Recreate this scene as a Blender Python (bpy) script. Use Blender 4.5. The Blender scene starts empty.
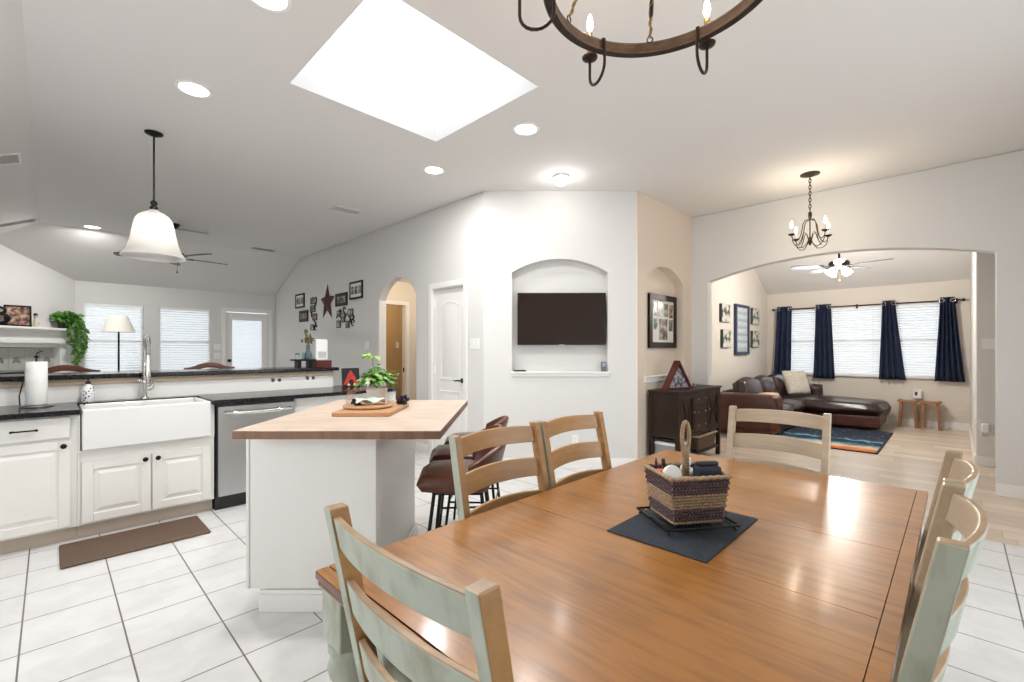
import bpy, bmesh, math, random
from mathutils import Matrix, Vector
R = math.radians
PI = math.pi
rnd = random.Random(7)
scn = bpy.context.scene
col = scn.collection

# ------------------------------------------------------------------ camera
cam_d = bpy.data.cameras.new('camera')
cam = bpy.data.objects.new('camera', cam_d)
col.objects.link(cam)
cam.location = (0, 0, 1.30)
cam.rotation_euler = (R(90), 0, R(44.45 - 90))
cam_d.sensor_width = 36.0
cam_d.lens = 36.0 * 453.0 / 1024.0
cam_d.shift_y = 9.0 / 1024.0
cam_d.clip_start = 0.02
cam_d.clip_end = 200
scn.camera = cam

# ------------------------------------------------------------------ exposure, world
scn.view_settings.view_transform = 'Standard'
scn.view_settings.look = 'None'
scn.view_settings.gamma = 1
scn.view_settings.use_curve_mapping = False
scn.view_settings.exposure = -0.36
w = bpy.data.worlds.new('daylight')
scn.world = w
w.use_nodes = True
bg = w.node_tree.nodes['Background']
bg.inputs[0].default_value = (0.86, 0.94, 1.0, 1)
bg.inputs[1].default_value = 1.45
cy = scn.cycles
cy.max_bounces = 8
cy.diffuse_bounces = 5
cy.glossy_bounces = 4
cy.transmission_bounces = 6
cy.transparent_max_bounces = 12
cy.sample_clamp_indirect = 6
cy.caustics_reflective = False
cy.caustics_refractive = False
cy.use_denoising = True

CEIL = 3.05

def portal(loc, rot, sx, sy):
    d = bpy.data.lights.new('daylight_portal', 'AREA')
    d.shape = 'RECTANGLE'; d.size = sx; d.size_y = sy
    d.cycles.is_portal = True
    o = bpy.data.objects.new('daylight_portal', d)
    col.objects.link(o); o.location = loc; o.rotation_euler = rot
# rotation: the area light shines along its local -Z
portal((0.775, 10.50, 1.45), (R(-90), 0, 0), .80, 1.3)
portal((1.785, 10.50, 1.45), (R(-90), 0, 0), .82, 1.3)
portal((2.825, 10.50, 1.45), (R(-90), 0, 0), .55, 1.0)
portal((10.52, 2.12, 1.47), (R(90), 0, R(90)), .68, 1.25)
portal((10.52, 1.33, 1.47), (R(90), 0, R(90)), .78, 1.25)
portal((10.52, 0.46, 1.47), (R(90), 0, R(90)), .72, 1.25)
def daylight(name, loc, rot, sx, sy, energy, color=(.93, .97, 1)):
    d = bpy.data.lights.new(name, 'AREA')
    d.shape = 'RECTANGLE'; d.size = sx; d.size_y = sy; d.energy = energy; d.color = color
    o = bpy.data.objects.new(name, d)
    col.objects.link(o); o.location = loc; o.rotation_euler = rot
for _x, _w in ((.775, .85), (1.785, .85), (2.825, .55)):
    daylight('window_daylight', (_x, 10.62, 1.45), (R(-90), 0, 0), _w, 1.3, 3.5)
for _y in (2.12, 1.33, .46):
    daylight('window_daylight', (10.64, _y, 1.47), (R(90), 0, R(90)), .75, 1.3, 3.5)
# sky light falling on the roof light and on the two glazed openings behind the camera
daylight('skylight_daylight', (1.685, 2.555, 3.66), (0, 0, 0), 1.17, 1.13, 12)
daylight('patio_door_daylight', (2.55, -1.85, 1.25), (R(90), 0, R(0)), 2.2, 1.9, 75)
daylight('breakfast_window_daylight', (-1.85, 1.95, 1.55), (R(90), 0, R(-90)), 2.1, 1.3, 46)

def lamp(kind, name, loc, energy, color=(1, 1, 1), size=.1, rot=(0, 0, 0), parent=None, spot=None):
    d = bpy.data.lights.new(name, kind)
    d.energy = energy; d.color = color
    if kind == 'AREA':
        d.shape = 'DISK'; d.size = size
    elif kind == 'SPOT':
        d.shadow_soft_size = size; d.spot_size = R(spot or 150); d.spot_blend = .8
    else:
        d.shadow_soft_size = size
    o = bpy.data.objects.new(name, d)
    col.objects.link(o); o.location = loc; o.rotation_euler = rot
    if parent: o.parent = parent
    return o

# ------------------------------------------------------------------ materials
MATS = {}
def mat(name, color, rough=.5, metal=0, **k):
    """principled material; k: noise=(scale, amount), bump=(scale, strength), stretch, emit, trans, coat, alpha"""
    if name in MATS: return MATS[name]
    m = bpy.data.materials.new(name); MATS[name] = m
    m.use_nodes = True
    nt = m.node_tree; N = nt.nodes; L = nt.links
    b = N['Principled BSDF']
    b.inputs['Base Color'].default_value = (*color, 1)
    b.inputs['Roughness'].default_value = rough
    b.inputs['Metallic'].default_value = metal
    if 'coat' in k: b.inputs['Coat Weight'].default_value = k['coat']; b.inputs['Coat Roughness'].default_value = .08
    if 'trans' in k: b.inputs['Transmission Weight'].default_value = k['trans']
    if 'spec' in k: b.inputs['Specular IOR Level'].default_value = k['spec']
    if 'emit' in k:
        b.inputs['Emission Color'].default_value = (*k['emit'][0], 1)
        b.inputs['Emission Strength'].default_value = k['emit'][1]
    tc = N.new('ShaderNodeTexCoord'); mp = N.new('ShaderNodeMapping')
    L.new(tc.outputs['Object'], mp.inputs[0])
    mp.inputs['Scale'].default_value = k.get('stretch', (1, 1, 1))
    if 'noise' in k:
        sc, am = k['noise']
        n = N.new('ShaderNodeTexNoise'); n.inputs['Scale'].default_value = sc; n.inputs['Detail'].default_value = 5
        L.new(mp.outputs[0], n.inputs['Vector'])
        r = N.new('ShaderNodeValToRGB'); L.new(n.outputs['Fac'], r.inputs[0])
        c2 = k.get('color2') or tuple(max(0, c * (1 - am)) for c in color)
        r.color_ramp.elements[0].position = k.get('lo', .32); r.color_ramp.elements[1].position = k.get('hi', .68)
        r.color_ramp.elements[0].color = (*c2, 1); r.color_ramp.elements[1].color = (*color, 1)
        L.new(r.outputs[0], b.inputs['Base Color'])
    if 'bump' in k:
        sc, st = k['bump']
        n = N.new('ShaderNodeTexNoise'); n.inputs['Scale'].default_value = sc; n.inputs['Detail'].default_value = 4
        L.new(mp.outputs[0], n.inputs['Vector'])
        bp = N.new('ShaderNodeBump'); bp.inputs['Strength'].default_value = st; bp.inputs['Distance'].default_value = .004
        L.new(n.outputs['Fac'], bp.inputs['Height']); L.new(bp.outputs[0], b.inputs['Normal'])
    return m

def glass_mat(name, tint=(1, 1, 1), refl=.12):
    m = bpy.data.materials.new(name); m.use_nodes = True; MATS[name] = m
    nt = m.node_tree; N = nt.nodes; L = nt.links
    N.remove(N['Principled BSDF'])
    t = N.new('ShaderNodeBsdfTransparent'); t.inputs[0].default_value = (*tint, 1)
    g = N.new('ShaderNodeBsdfGlossy'); g.inputs['Roughness'].default_value = .03
    f = N.new('ShaderNodeLayerWeight'); f.inputs['Blend'].default_value = refl
    mx = N.new('ShaderNodeMixShader')
    mu = N.new('ShaderNodeMath'); mu.operation = 'MULTIPLY'; mu.inputs[1].default_value = .35
    L.new(f.outputs['Fresnel'], mu.inputs[0]); L.new(mu.outputs[0], mx.inputs[0]); L.new(t.outputs[0], mx.inputs[1]); L.new(g.outputs[0], mx.inputs[2])
    L.new(mx.outputs[0], N['Material Output'].inputs[0])
    return m

def wood_mat(name, c1, c2, rough, axis=0, scale=1.0, coat=0, grain=1.0, spec=.5, bump=.08):
    """streaky wood grain running along the local axis"""
    m = bpy.data.materials.new(name); m.use_nodes = True; MATS[name] = m
    nt = m.node_tree; N = nt.nodes; L = nt.links; b = N['Principled BSDF']
    tc = N.new('ShaderNodeTexCoord'); mp = N.new('ShaderNodeMapping'); L.new(tc.outputs['Object'], mp.inputs[0])
    s = [14 * scale] * 3; s[axis] = 1.1 * scale
    mp.inputs['Scale'].default_value = s
    n = N.new('ShaderNodeTexNoise'); n.inputs['Scale'].default_value = 1.6; n.inputs['Detail'].default_value = 8; n.inputs['Distortion'].default_value = .6
    L.new(mp.outputs[0], n.inputs['Vector'])
    n2 = N.new('ShaderNodeTexNoise'); n2.inputs['Scale'].default_value = 2.5 * scale; n2.inputs['Detail'].default_value = 2
    L.new(tc.outputs['Object'], n2.inputs['Vector'])
    ma = N.new('ShaderNodeMath'); ma.operation = 'MULTIPLY_ADD'; ma.inputs[1].default_value = .45; ma.inputs[2].default_value = .28
    L.new(n2.outputs['Fac'], ma.inputs[0])
    mx = N.new('ShaderNodeMath'); mx.operation = 'MULTIPLY_ADD'; mx.inputs[1].default_value = .55 * grain
    L.new(n.outputs['Fac'], mx.inputs[0]); L.new(ma.outputs[0], mx.inputs[2])
    r = N.new('ShaderNodeValToRGB'); r.color_ramp.elements[0].position = .5; r.color_ramp.elements[1].position = .92
    r.color_ramp.elements[0].color = (*c2, 1); r.color_ramp.elements[1].color = (*c1, 1)
    L.new(mx.outputs[0], r.inputs[0]); L.new(r.outputs[0], b.inputs['Base Color'])
    b.inputs['Roughness'].default_value = rough
    b.inputs['Coat Weight'].default_value = coat; b.inputs['Coat Roughness'].default_value = .12
    b.inputs['Specular IOR Level'].default_value = spec
    bp = N.new('ShaderNodeBump'); bp.inputs['Strength'].default_value = bump; bp.inputs['Distance'].default_value = .002
    L.new(n.outputs['Fac'], bp.inputs['Height']); L.new(bp.outputs[0], b.inputs['Normal'])
    return m

def ramp_mat(name, kind, scale, stops, rough=.5, stretch=(1, 1, 1), const=False, emit=0):
    """picture-like or patterned surface: a texture through a colour ramp"""
    m = bpy.data.materials.new(name); m.use_nodes = True; MATS[name] = m
    nt = m.node_tree; N = nt.nodes; L = nt.links; b = N['Principled BSDF']
    tc = N.new('ShaderNodeTexCoord'); mp = N.new('ShaderNodeMapping'); L.new(tc.outputs['Object'], mp.inputs[0])
    mp.inputs['Scale'].default_value = stretch
    if kind == 'noise':
        t = N.new('ShaderNodeTexNoise'); t.inputs['Scale'].default_value = scale; t.inputs['Detail'].default_value = 3
    elif kind == 'voronoi':
        t = N.new('ShaderNodeTexVoronoi'); t.inputs['Scale'].default_value = scale
    L.new(mp.outputs[0], t.inputs['Vector'])
    r = N.new('ShaderNodeValToRGB')
    if const: r.color_ramp.interpolation = 'CONSTANT'
    e = r.color_ramp.elements
    e[0].position, e[0].color = stops[0][0], (*stops[0][1], 1)
    e[1].position, e[1].color = stops[-1][0], (*stops[-1][1], 1)
    for p, c in stops[1:-1]:
        x = e.new(p); x.color = (*c, 1)
    L.new(t.outputs[0], r.inputs[0]); L.new(r.outputs[0], b.inputs['Base Color'])
    b.inputs['Roughness'].default_value = rough
    return m

WALL = mat('wall_paint', (.68, .67, .655), .85, bump=(90, .12))
WALL_WARM = mat('warm_wall_paint', (.71, .655, .585), .85, bump=(90, .12))
CEILM = mat('ceiling_paint', (.73, .71, .695), .9, bump=(60, .15))
WHITE = mat('white_trim_paint', (.82, .81, .79), .4)
CAB = mat('cabinet_paint', (.80, .785, .75), .38, noise=(3, .03))
SHAFT = mat('skylight_shaft_paint', (.80, .80, .80), .8)
BLACK = mat('black_metal', (.012, .011, .010), .4, .6)
IRON = mat('bronze_iron', (.045, .028, .02), .42, .7, noise=(30, .4))
CHROME = mat('polished_chrome', (.75, .74, .72), .14, 1)
STEEL = mat('brushed_steel', (.55, .55, .56), .3, 1, noise=(8, .12), stretch=(1, 1, 40))
COUNTER = mat('honed_black_counter', (.014, .013, .014), .2, noise=(40, .5), spec=.35)
PORC = mat('white_fireclay', (.76, .76, .755), .12)
GLASS = glass_mat('window_glass')
CGLASS = glass_mat('clear_glass', (.95, .97, .97), .30)
BLIND = mat('blind_slats', (.88, .89, .90), .5)
LINEN = mat('lamp_shade_linen', (.80, .76, .68), .8)
GREENPAINT = mat('distressed_sage_paint', (.43, .47, .39), .5, noise=(9, .3), color2=(.31, .30, .22), lo=.32, hi=.55, stretch=(2, 2, 1), bump=(40, .15))
HONEY = wood_mat('honey_wood', (.47, .27, .11), (.29, .15, .055), .4, 0, 1.5)
PALE = wood_mat('pale_chair_wood', (.50, .40, .29), (.33, .25, .165), .42, 0, 1.5)  # paler chair wood tone than the honey one
WORN = mat('worn_wood_edge', (.50, .34, .20), .35, noise=(14, .35))
TABLE = wood_mat('table_top_wood', (.39, .165, .036), (.125, .046, .013), .30, 1, 2.4, coat=.35, bump=.0, grain=1.25)
TABLEDK = wood_mat('table_edge_wood', (.17, .06, .022), (.06, .025, .012), .3, 0, 1.2, coat=.2)
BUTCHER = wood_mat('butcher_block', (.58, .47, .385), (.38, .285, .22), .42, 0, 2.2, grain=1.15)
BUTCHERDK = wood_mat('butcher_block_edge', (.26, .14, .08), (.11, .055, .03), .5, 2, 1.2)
BOARDW = wood_mat('cutting_board_wood', (.50, .27, .13), (.36, .18, .08), .45, 0, 2)
ESPRESSO = wood_mat('espresso_wood', (.030, .016, .010), (.014, .008, .005), .45, 0, 1.5, spec=.2)
CHERRY = wood_mat('cherry_wood', (.17, .055, .03), (.08, .024, .014), .3, 0, 1.5)
MAHOG = wood_mat('mahogany', (.11, .014, .009), (.045, .007, .005), .3, 2, 2, coat=.2)
LEATHER = mat('dark_brown_leather', (.034, .014, .011), .28, noise=(5, .45), bump=(70, .2))
LEATHERRED = mat('chestnut_leather', (.085, .024, .014), .3, noise=(6, .4), bump=(70, .2))
STOOLLEA = mat('cognac_leather', (.135, .042, .020), .33, noise=(8, .5), bump=(90, .2))
NAVY = mat('navy_curtain', (.012, .024, .065), .8, noise=(20, .35))
NAVYMAT = mat('navy_placemat', (.030, .042, .062), .85, noise=(160, .55), bump=(220, .5))
MATBROWN = mat('brown_floor_mat', (.12, .072, .046), .6, noise=(60, .25), bump=(120, .3))
LEAF = mat('plant_leaf', (.15, .35, .05), .5, noise=(30, .55), color2=(.035, .14, .022))
LEAFLIGHT = mat('pale_plant_leaf', (.30, .52, .10), .5, noise=(12, .5))
LEAFDK = mat('herb_leaf', (.05, .20, .05), .5, noise=(14, .6))
STEM = mat('plant_stem', (.14, .22, .05), .6)
SOIL = mat('soil', (.03, .02, .015), .9)
BULB = mat('glowing_bulb', (1, .95, .85), .4, emit=((1, .84, .60), 40))
BULBW = mat('glowing_lamp', (1, 1, 1), .4, emit=((1, .98, .94), 9))
PAPER = mat('paper_towel', (.86, .85, .83), .9, bump=(120, .4))
PLASTICW = mat('white_plastic', (.82, .82, .81), .35)
PLASTICB = mat('black_plastic', (.012, .012, .013), .3)
TVSCREEN = mat('tv_screen', (.020, .012, .009), .06)
MATTE_WHITE = mat('photo_mount', (.78, .76, .72), .8)

def floor_mats():
    m = bpy.data.materials.new('white_floor_tile'); m.use_nodes = True
    nt = m.node_tree; N = nt.nodes; L = nt.links; b = N['Principled BSDF']
    g = N.new('ShaderNodeNewGeometry'); sp = N.new('ShaderNodeSeparateXYZ'); L.new(g.outputs['Position'], sp.inputs[0])
    def line(out, off, pitch, wd):
        a = N.new('ShaderNodeMath'); a.operation = 'SUBTRACT'; a.inputs[1].default_value = off; L.new(out, a.inputs[0])
        d = N.new('ShaderNodeMath'); d.operation = 'DIVIDE'; d.inputs[1].default_value = pitch; L.new(a.outputs[0], d.inputs[0])
        r = N.new('ShaderNodeMath'); r.operation = 'ROUND'; L.new(d.outputs[0], r.inputs[0])
        s = N.new('ShaderNodeMath'); s.operation = 'SUBTRACT'; L.new(d.outputs[0], s.inputs[0]); L.new(r.outputs[0], s.inputs[1])
        ab = N.new('ShaderNodeMath'); ab.operation = 'ABSOLUTE'; L.new(s.outputs[0], ab.inputs[0])
        lt = N.new('ShaderNodeMath'); lt.operation = 'LESS_THAN'; lt.inputs[1].default_value = wd / pitch / 2; L.new(ab.outputs[0], lt.inputs[0])
        return lt.outputs[0], r.outputs[0]
    gx, ix = line(sp.outputs[0], .2425, .336, .0065)
    gy, iy = line(sp.outputs[1], 3.5345, .342, .0065)
    mxx = N.new('ShaderNodeMath'); mxx.operation = 'MAXIMUM'; L.new(gx, mxx.inputs[0]); L.new(gy, mxx.inputs[1])
    cmb = N.new('ShaderNodeCombineXYZ'); L.new(ix, cmb.inputs[0]); L.new(iy, cmb.inputs[1])
    wn = N.new('ShaderNodeTexWhiteNoise'); wn.noise_dimensions = '3D'; L.new(cmb.outputs[0], wn.inputs['Vector'])
    n = N.new('ShaderNodeTexNoise'); n.inputs['Scale'].default_value = 5; n.inputs['Detail'].default_value = 6; n.inputs['Distortion'].default_value = 1.2
    L.new(g.outputs['Position'], n.inputs['Vector'])
    ad = N.new('ShaderNodeMath'); ad.operation = 'MULTIPLY_ADD'; ad.inputs[1].default_value = .22; L.new(wn.outputs[0], ad.inputs[0]); L.new(n.outputs['Fac'], ad.inputs[2])
    r = N.new('ShaderNodeValToRGB'); L.new(ad.outputs[0], r.inputs[0])
    r.color_ramp.elements[0].position = .3; r.color_ramp.elements[0].color = (.61, .60, .59, 1)
    r.color_ramp.elements[1].position = .72; r.color_ramp.elements[1].color = (.70, .70, .70, 1)
    mix = N.new('ShaderNodeMix'); mix.data_type = 'RGBA'; L.new(mxx.outputs[0], mix.inputs[0])
    L.new(r.outputs[0], mix.inputs[6]); mix.inputs[7].default_value = (.15, .125, .115, 1)
    L.new(mix.outputs[2], b.inputs['Base Color'])
    b.inputs['Roughness'].default_value = .28
    bp = N.new('ShaderNodeBump'); bp.invert = True; bp.inputs['Strength'].default_value = .4; bp.inputs['Distance'].default_value = .003
    L.new(mxx.outputs[0], bp.inputs['Height']); L.new(bp.outputs[0], b.inputs['Normal'])
    # planks
    p = bpy.data.materials.new('wood_plank_floor'); p.use_nodes = True
    nt = p.node_tree; N = nt.nodes; L = nt.links; b = N['Principled BSDF']
    g = N.new('ShaderNodeNewGeometry'); sp = N.new('ShaderNodeSeparateXYZ'); L.new(g.outputs['Position'], sp.inputs[0])
    def mth(op, i0, i1=None, i2=None):
        q = N.new('ShaderNodeMath'); q.operation = op
        for k_, x in enumerate((i0, i1, i2)):
            if x is None: continue
            if isinstance(x, (int, float)): q.inputs[k_].default_value = x
            else: L.new(x, q.inputs[k_])
        return q.outputs[0]
    rx = mth('DIVIDE', sp.outputs[0], .165); row_ = mth('FLOOR', rx); fx = mth('FRACT', rx)
    wn = N.new('ShaderNodeTexWhiteNoise'); wn.noise_dimensions = '1D'; L.new(row_, wn.inputs['W'])
    ry = mth('ADD', mth('DIVIDE', sp.outputs[1], 1.2), wn.outputs[0]); cell = mth('FLOOR', ry); fy = mth('FRACT', ry)
    seam = mth('MAXIMUM', mth('LESS_THAN', fx, .022), mth('LESS_THAN', fy, .003))
    cb = N.new('ShaderNodeCombineXYZ'); L.new(row_, cb.inputs[0]); L.new(cell, cb.inputs[1])
    w2 = N.new('ShaderNodeTexWhiteNoise'); w2.noise_dimensions = '3D'; L.new(cb.outputs[0], w2.inputs['Vector'])
    cr_ = N.new('ShaderNodeValToRGB'); L.new(w2.outputs[0], cr_.inputs[0])
    cr_.color_ramp.elements[0].color = (.62, .50, .39, 1); cr_.color_ramp.elements[1].color = (.78, .67, .56, 1)
    br = N.new('ShaderNodeMix'); br.data_type = 'RGBA'; L.new(seam, br.inputs[0]); L.new(cr_.outputs[0], br.inputs[6]); br.inputs[7].default_value = (.40, .31, .23, 1)
    mp2 = N.new('ShaderNodeMapping'); mp2.inputs['Scale'].default_value = (30, 2, 1); L.new(g.outputs['Position'], mp2.inputs[0])
    n = N.new('ShaderNodeTexNoise'); n.inputs['Scale'].default_value = 1; n.inputs['Detail'].default_value = 6; L.new(mp2.outputs[0], n.inputs['Vector'])
    mr = N.new('ShaderNodeMapRange'); mr.inputs[3].default_value = .78; mr.inputs[4].default_value = 1.15; L.new(n.outputs['Fac'], mr.inputs[0])
    mu = N.new('ShaderNodeMix'); mu.data_type = 'RGBA'; mu.blend_type = 'MULTIPLY'; mu.inputs[0].default_value = 1
    L.new(br.outputs[2], mu.inputs[6]); L.new(mr.outputs[0], mu.inputs[7]); L.new(mu.outputs[2], b.inputs['Base Color'])
    b.inputs['Roughness'].default_value = .3
    return m, p
TILE, PLANK = floor_mats()

# ------------------------------------------------------------------ mesh builder
class MB:
    def __init__(s):
        s.bm = bmesh.new(); s.M = Matrix.Identity(4); s.mi = 0
    def v(s, p): return s.bm.verts.new(s.M @ Vector(p))
    def f(s, vs):
        try:
            f = s.bm.faces.new(vs); f.material_index = s.mi; return f
        except ValueError: return None
    def box(s, x0, y0, z0, x1, y1, z1):
        x0, x1 = sorted((x0, x1)); y0, y1 = sorted((y0, y1)); z0, z1 = sorted((z0, z1))
        a = [s.v(p) for p in ((x0, y0, z0), (x1, y0, z0), (x1, y1, z0), (x0, y1, z0), (x0, y0, z1), (x1, y0, z1), (x1, y1, z1), (x0, y1, z1))]
        for q in ((3, 2, 1, 0), (4, 5, 6, 7), (0, 1, 5, 4), (1, 2, 6, 5), (2, 3, 7, 6), (3, 0, 4, 7)): s.f([a[i] for i in q])
        return s
    def hexa(s, bot, top):
        """box from 4 bottom and 4 top points (both counter-clockwise seen from above)"""
        a = [s.v(p) for p in list(bot) + list(top)]
        for q in ((3, 2, 1, 0), (4, 5, 6, 7), (0, 1, 5, 4), (1, 2, 6, 5), (2, 3, 7, 6), (3, 0, 4, 7)): s.f([a[i] for i in q])
        return s
    def prism(s, pts, d0, d1, plane='xz'):
        """extrude a 2D outline between two depths"""
        def P(a, b, d): return {'xz': (a, d, b), 'yz': (d, a, b), 'xy': (a, b, d)}[plane]
        A = [s.v(P(a, b, d0)) for a, b in pts]; B = [s.v(P(a, b, d1)) for a, b in pts]
        s.f(A[::-1]); s.f(B); n = len(pts)
        for i in range(n): s.f([A[i], A[(i + 1) % n], B[(i + 1) % n], B[i]])
        return s
    def lathe(s, prof, seg=24, c=(0, 0, 0), cap=True):
        rings = []
        for r, z in prof:
            if r < 1e-5: rings.append([s.v((c[0], c[1], c[2] + z))])
            else: rings.append([s.v((c[0] + r * math.cos(2 * PI * i / seg), c[1] + r * math.sin(2 * PI * i / seg), c[2] + z)) for i in range(seg)])
        for a, b in zip(rings, rings[1:]):
            if len(a) == 1 and len(b) == 1: continue
            for i in range(seg):
                j = (i + 1) % seg
                if len(a) == 1: s.f([a[0], b[j], b[i]])
                elif len(b) == 1: s.f([a[i], a[j], b[0]])
                else: s.f([a[i], a[j], b[j], b[i]])
        if cap:
            if len(rings[0]) > 1: s.f(rings[0][::-1])
            if len(rings[-1]) > 1: s.f(rings[-1])
        return s
    def tube(s, pts, r, seg=8, closed=False, cap=True):
        pts = [Vector(p) for p in pts]; n = len(pts)
        rr = r if isinstance(r, (list, tuple)) else [r] * n
        rings = []; up = None
        for i, p in enumerate(pts):
            if closed: t = pts[(i + 1) % n] - pts[i - 1]
            else: t = pts[min(i + 1, n - 1)] - pts[max(i - 1, 0)]
            t.normalize()
            if up is None:
                up = Vector((0, 0, 1)) if abs(t.z) < .9 else Vector((1, 0, 0))
            a = t.cross(up)
            if a.length < 1e-6: a = t.cross(Vector((0, 1, 0)))
            a.normalize(); b = a.cross(t); b.normalize(); up = b
            rings.append([s.v(p + a * math.cos(2 * PI * k / seg) * rr[i] + b * math.sin(2 * PI * k / seg) * rr[i]) for k in range(seg)])
        m = n if closed else n - 1
        for i in range(m):
            A, B = rings[i], rings[(i + 1) % n]
            for k in range(seg):
                s.f([A[k], A[(k + 1) % seg], B[(k + 1) % seg], B[k]])
        if not closed and cap:
            s.f(rings[0][::-1]); s.f(rings[-1])
        return s
    def cyl(s, p0, p1, r, seg=16): return s.tube([p0, p1], r, seg)
    def ball(s, c, r, seg=12, sq=(1, 1, 1)):
        n = 8
        M0 = s.M; s.M = s.M @ Matrix.Translation(c) @ Matrix.Diagonal((*sq, 1))
        s.lathe([(r * math.sin(PI * i / n), -r * math.cos(PI * i / n)) for i in range(n + 1)], seg)
        s.M = M0; return s
    def frame(s, x0, z0, x1, z1, wd, y0, y1):
        s.box(x0, y0, z0, x0 + wd, y1, z1); s.box(x1 - wd, y0, z0, x1, y1, z1)
        s.box(x0 + wd, y0, z0, x1 - wd, y1, z0 + wd); s.box(x0 + wd, y0, z1 - wd, x1 - wd, y1, z1)
        return s
    def grid(s, fn, nu, nv, closed_u=False):
        G = [[s.v(fn(i / nu, j / nv)) for j in range(nv + 1)] for i in range(nu + (0 if closed_u else 1))]
        for i in range(nu):
            for j in range(nv):
                a, b = G[i], G[(i + 1) % len(G)]
                s.f([a[j], b[j], b[j + 1], a[j + 1]])
        return s
    def build(s, name, mats, parent=None, loc=(0, 0, 0), rot=(0, 0, 0), bevel=0, smooth=False, solid=0, subd=0, pick=None, seg=2):
        bmesh.ops.recalc_face_normals(s.bm, faces=s.bm.faces)
        if pick:
            for f in s.bm.faces: f.material_index = pick(f)
        me = bpy.data.meshes.new(name); s.bm.to_mesh(me); s.bm.free()
        for m in (mats if isinstance(mats, (list, tuple)) else [mats]): me.materials.append(m)
        if smooth:
            me.shade_smooth()
            if smooth is not True: me.set_sharp_from_angle(angle=R(smooth))
        o = bpy.data.objects.new(name, me); col.objects.link(o)
        o.location = loc; o.rotation_euler = rot
        if parent: o.parent = parent
        if solid:
            md = o.modifiers.new('solid', 'SOLIDIFY'); md.thickness = solid; md.offset = 0
        if bevel:
            md = o.modifiers.new('bevel', 'BEVEL'); md.width = bevel; md.segments = seg; md.limit_method = 'ANGLE'; md.angle_limit = R(40)
        if subd:
            md = o.modifiers.new('subd', 'SUBSURF'); md.levels = subd; md.render_levels = subd
        return o

def thing(name, label, cat, loc=(0, 0, 0), rz=0, group=None):
    o = bpy.data.objects.new(name, None); col.objects.link(o)
    o.empty_display_size = .05
    o.location = loc; o.rotation_euler = (0, 0, rz)
    return tag(o, label, cat, group)
def tag(o, label, cat, group=None):
    o['label'] = label; o['category'] = cat
    if group: o['group'] = group
    return o
def struct(o):
    o['kind'] = 'structure'; return o
def dup(root, loc=None, rz=None, label=None, group=None):
    def cp(o, p):
        c = o.copy(); col.objects.link(c); c.parent = p
        for ch in list(o.children): cp(ch, c)
        return c
    r = cp(root, None)
    if loc is not None: r.location = loc
    if rz is not None: r.rotation_euler = (0, 0, rz)
    if label: r['label'] = label
    if group: r['group'] = group
    return r
def arc(x0, x1, z_spring, rise, n=16):
    """points of a shallow arch from x0 to x1"""
    w_ = (x1 - x0) / 2; xm = (x0 + x1) / 2
    rad = (w_ * w_ + rise * rise) / (2 * rise); zc = z_spring + rise - rad
    a0 = math.atan2(z_spring - zc, -w_); a1 = math.atan2(z_spring - zc, w_)
    return [(xm + rad * math.cos(a0 + (a1 - a0) * i / n), zc + rad * math.sin(a0 + (a1 - a0) * i / n)) for i in range(n + 1)]
F = Vector((math.cos(R(44.45)), math.sin(R(44.45)), 0))
Rt = Vector((math.sin(R(44.45)), -math.cos(R(44.45)), 0))
def diag(k, l, z=0):
    """point k metres along the room's 45 degree axis and l metres across it"""
    p = F * k + Rt * l; return (p.x, p.y, z)
DIAG = R(44.45 - 90)      # rotation that turns local x across and local y along that axis

# ================================================================== SETTING
struct(MB().box(-1.7, -1.7, -.06, 4.49, 10.45, 0).build('floor', TILE))
struct(MB().box(4.49, -1.7, -.06, 10.5, 8.2, 0).build('floor', PLANK))

# flat ceiling with the skylight opening, then the hipped slopes
SX0, SX1, SY0, SY1 = 1.10, 2.27, 1.985, 3.12
YB, XL, PITCH = 8.95, -.10, .44
c = MB()
c.box(XL, -1.7, CEIL, SX0, YB, CEIL + .1); c.box(SX1, -1.7, CEIL, 3.45, YB, CEIL + .1)
c.box(SX0, -1.7, CEIL, SX1, SY0, CEIL + .1); c.box(SX0, SY1, CEIL, SX1, YB, CEIL + .1)
c.box(3.45, -1.7, CEIL, 9.13, 3.8, CEIL + .1)
def slab(c, q, t=.1):
    c.hexa(q, [(x, y, z + t) for x, y, z in q])
slab(c, [(XL, YB, CEIL), (3.46, YB, CEIL), (3.46, 10.45, CEIL - PITCH * 1.5), (XL - 1.5, 10.45, CEIL - PITCH * 1.5)])
slab(c, [(-1.7, -1.7, CEIL - PITCH * 1.6), (XL, -1.7, CEIL), (XL, YB, CEIL), (-1.7, YB + 1.6, CEIL - PITCH * 1.6)])
slab(c, [(9.13, -.3, CEIL), (10.45, -.3, CEIL - .66), (10.45, 2.9, CEIL - .66), (9.13, 2.9, CEIL)])
struct(c.build('ceiling', CEILM))
struct(MB().box(3.46, 4.85, 2.44, 5.1, 8.2, 2.5).build('ceiling', WALL_WARM))

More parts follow.
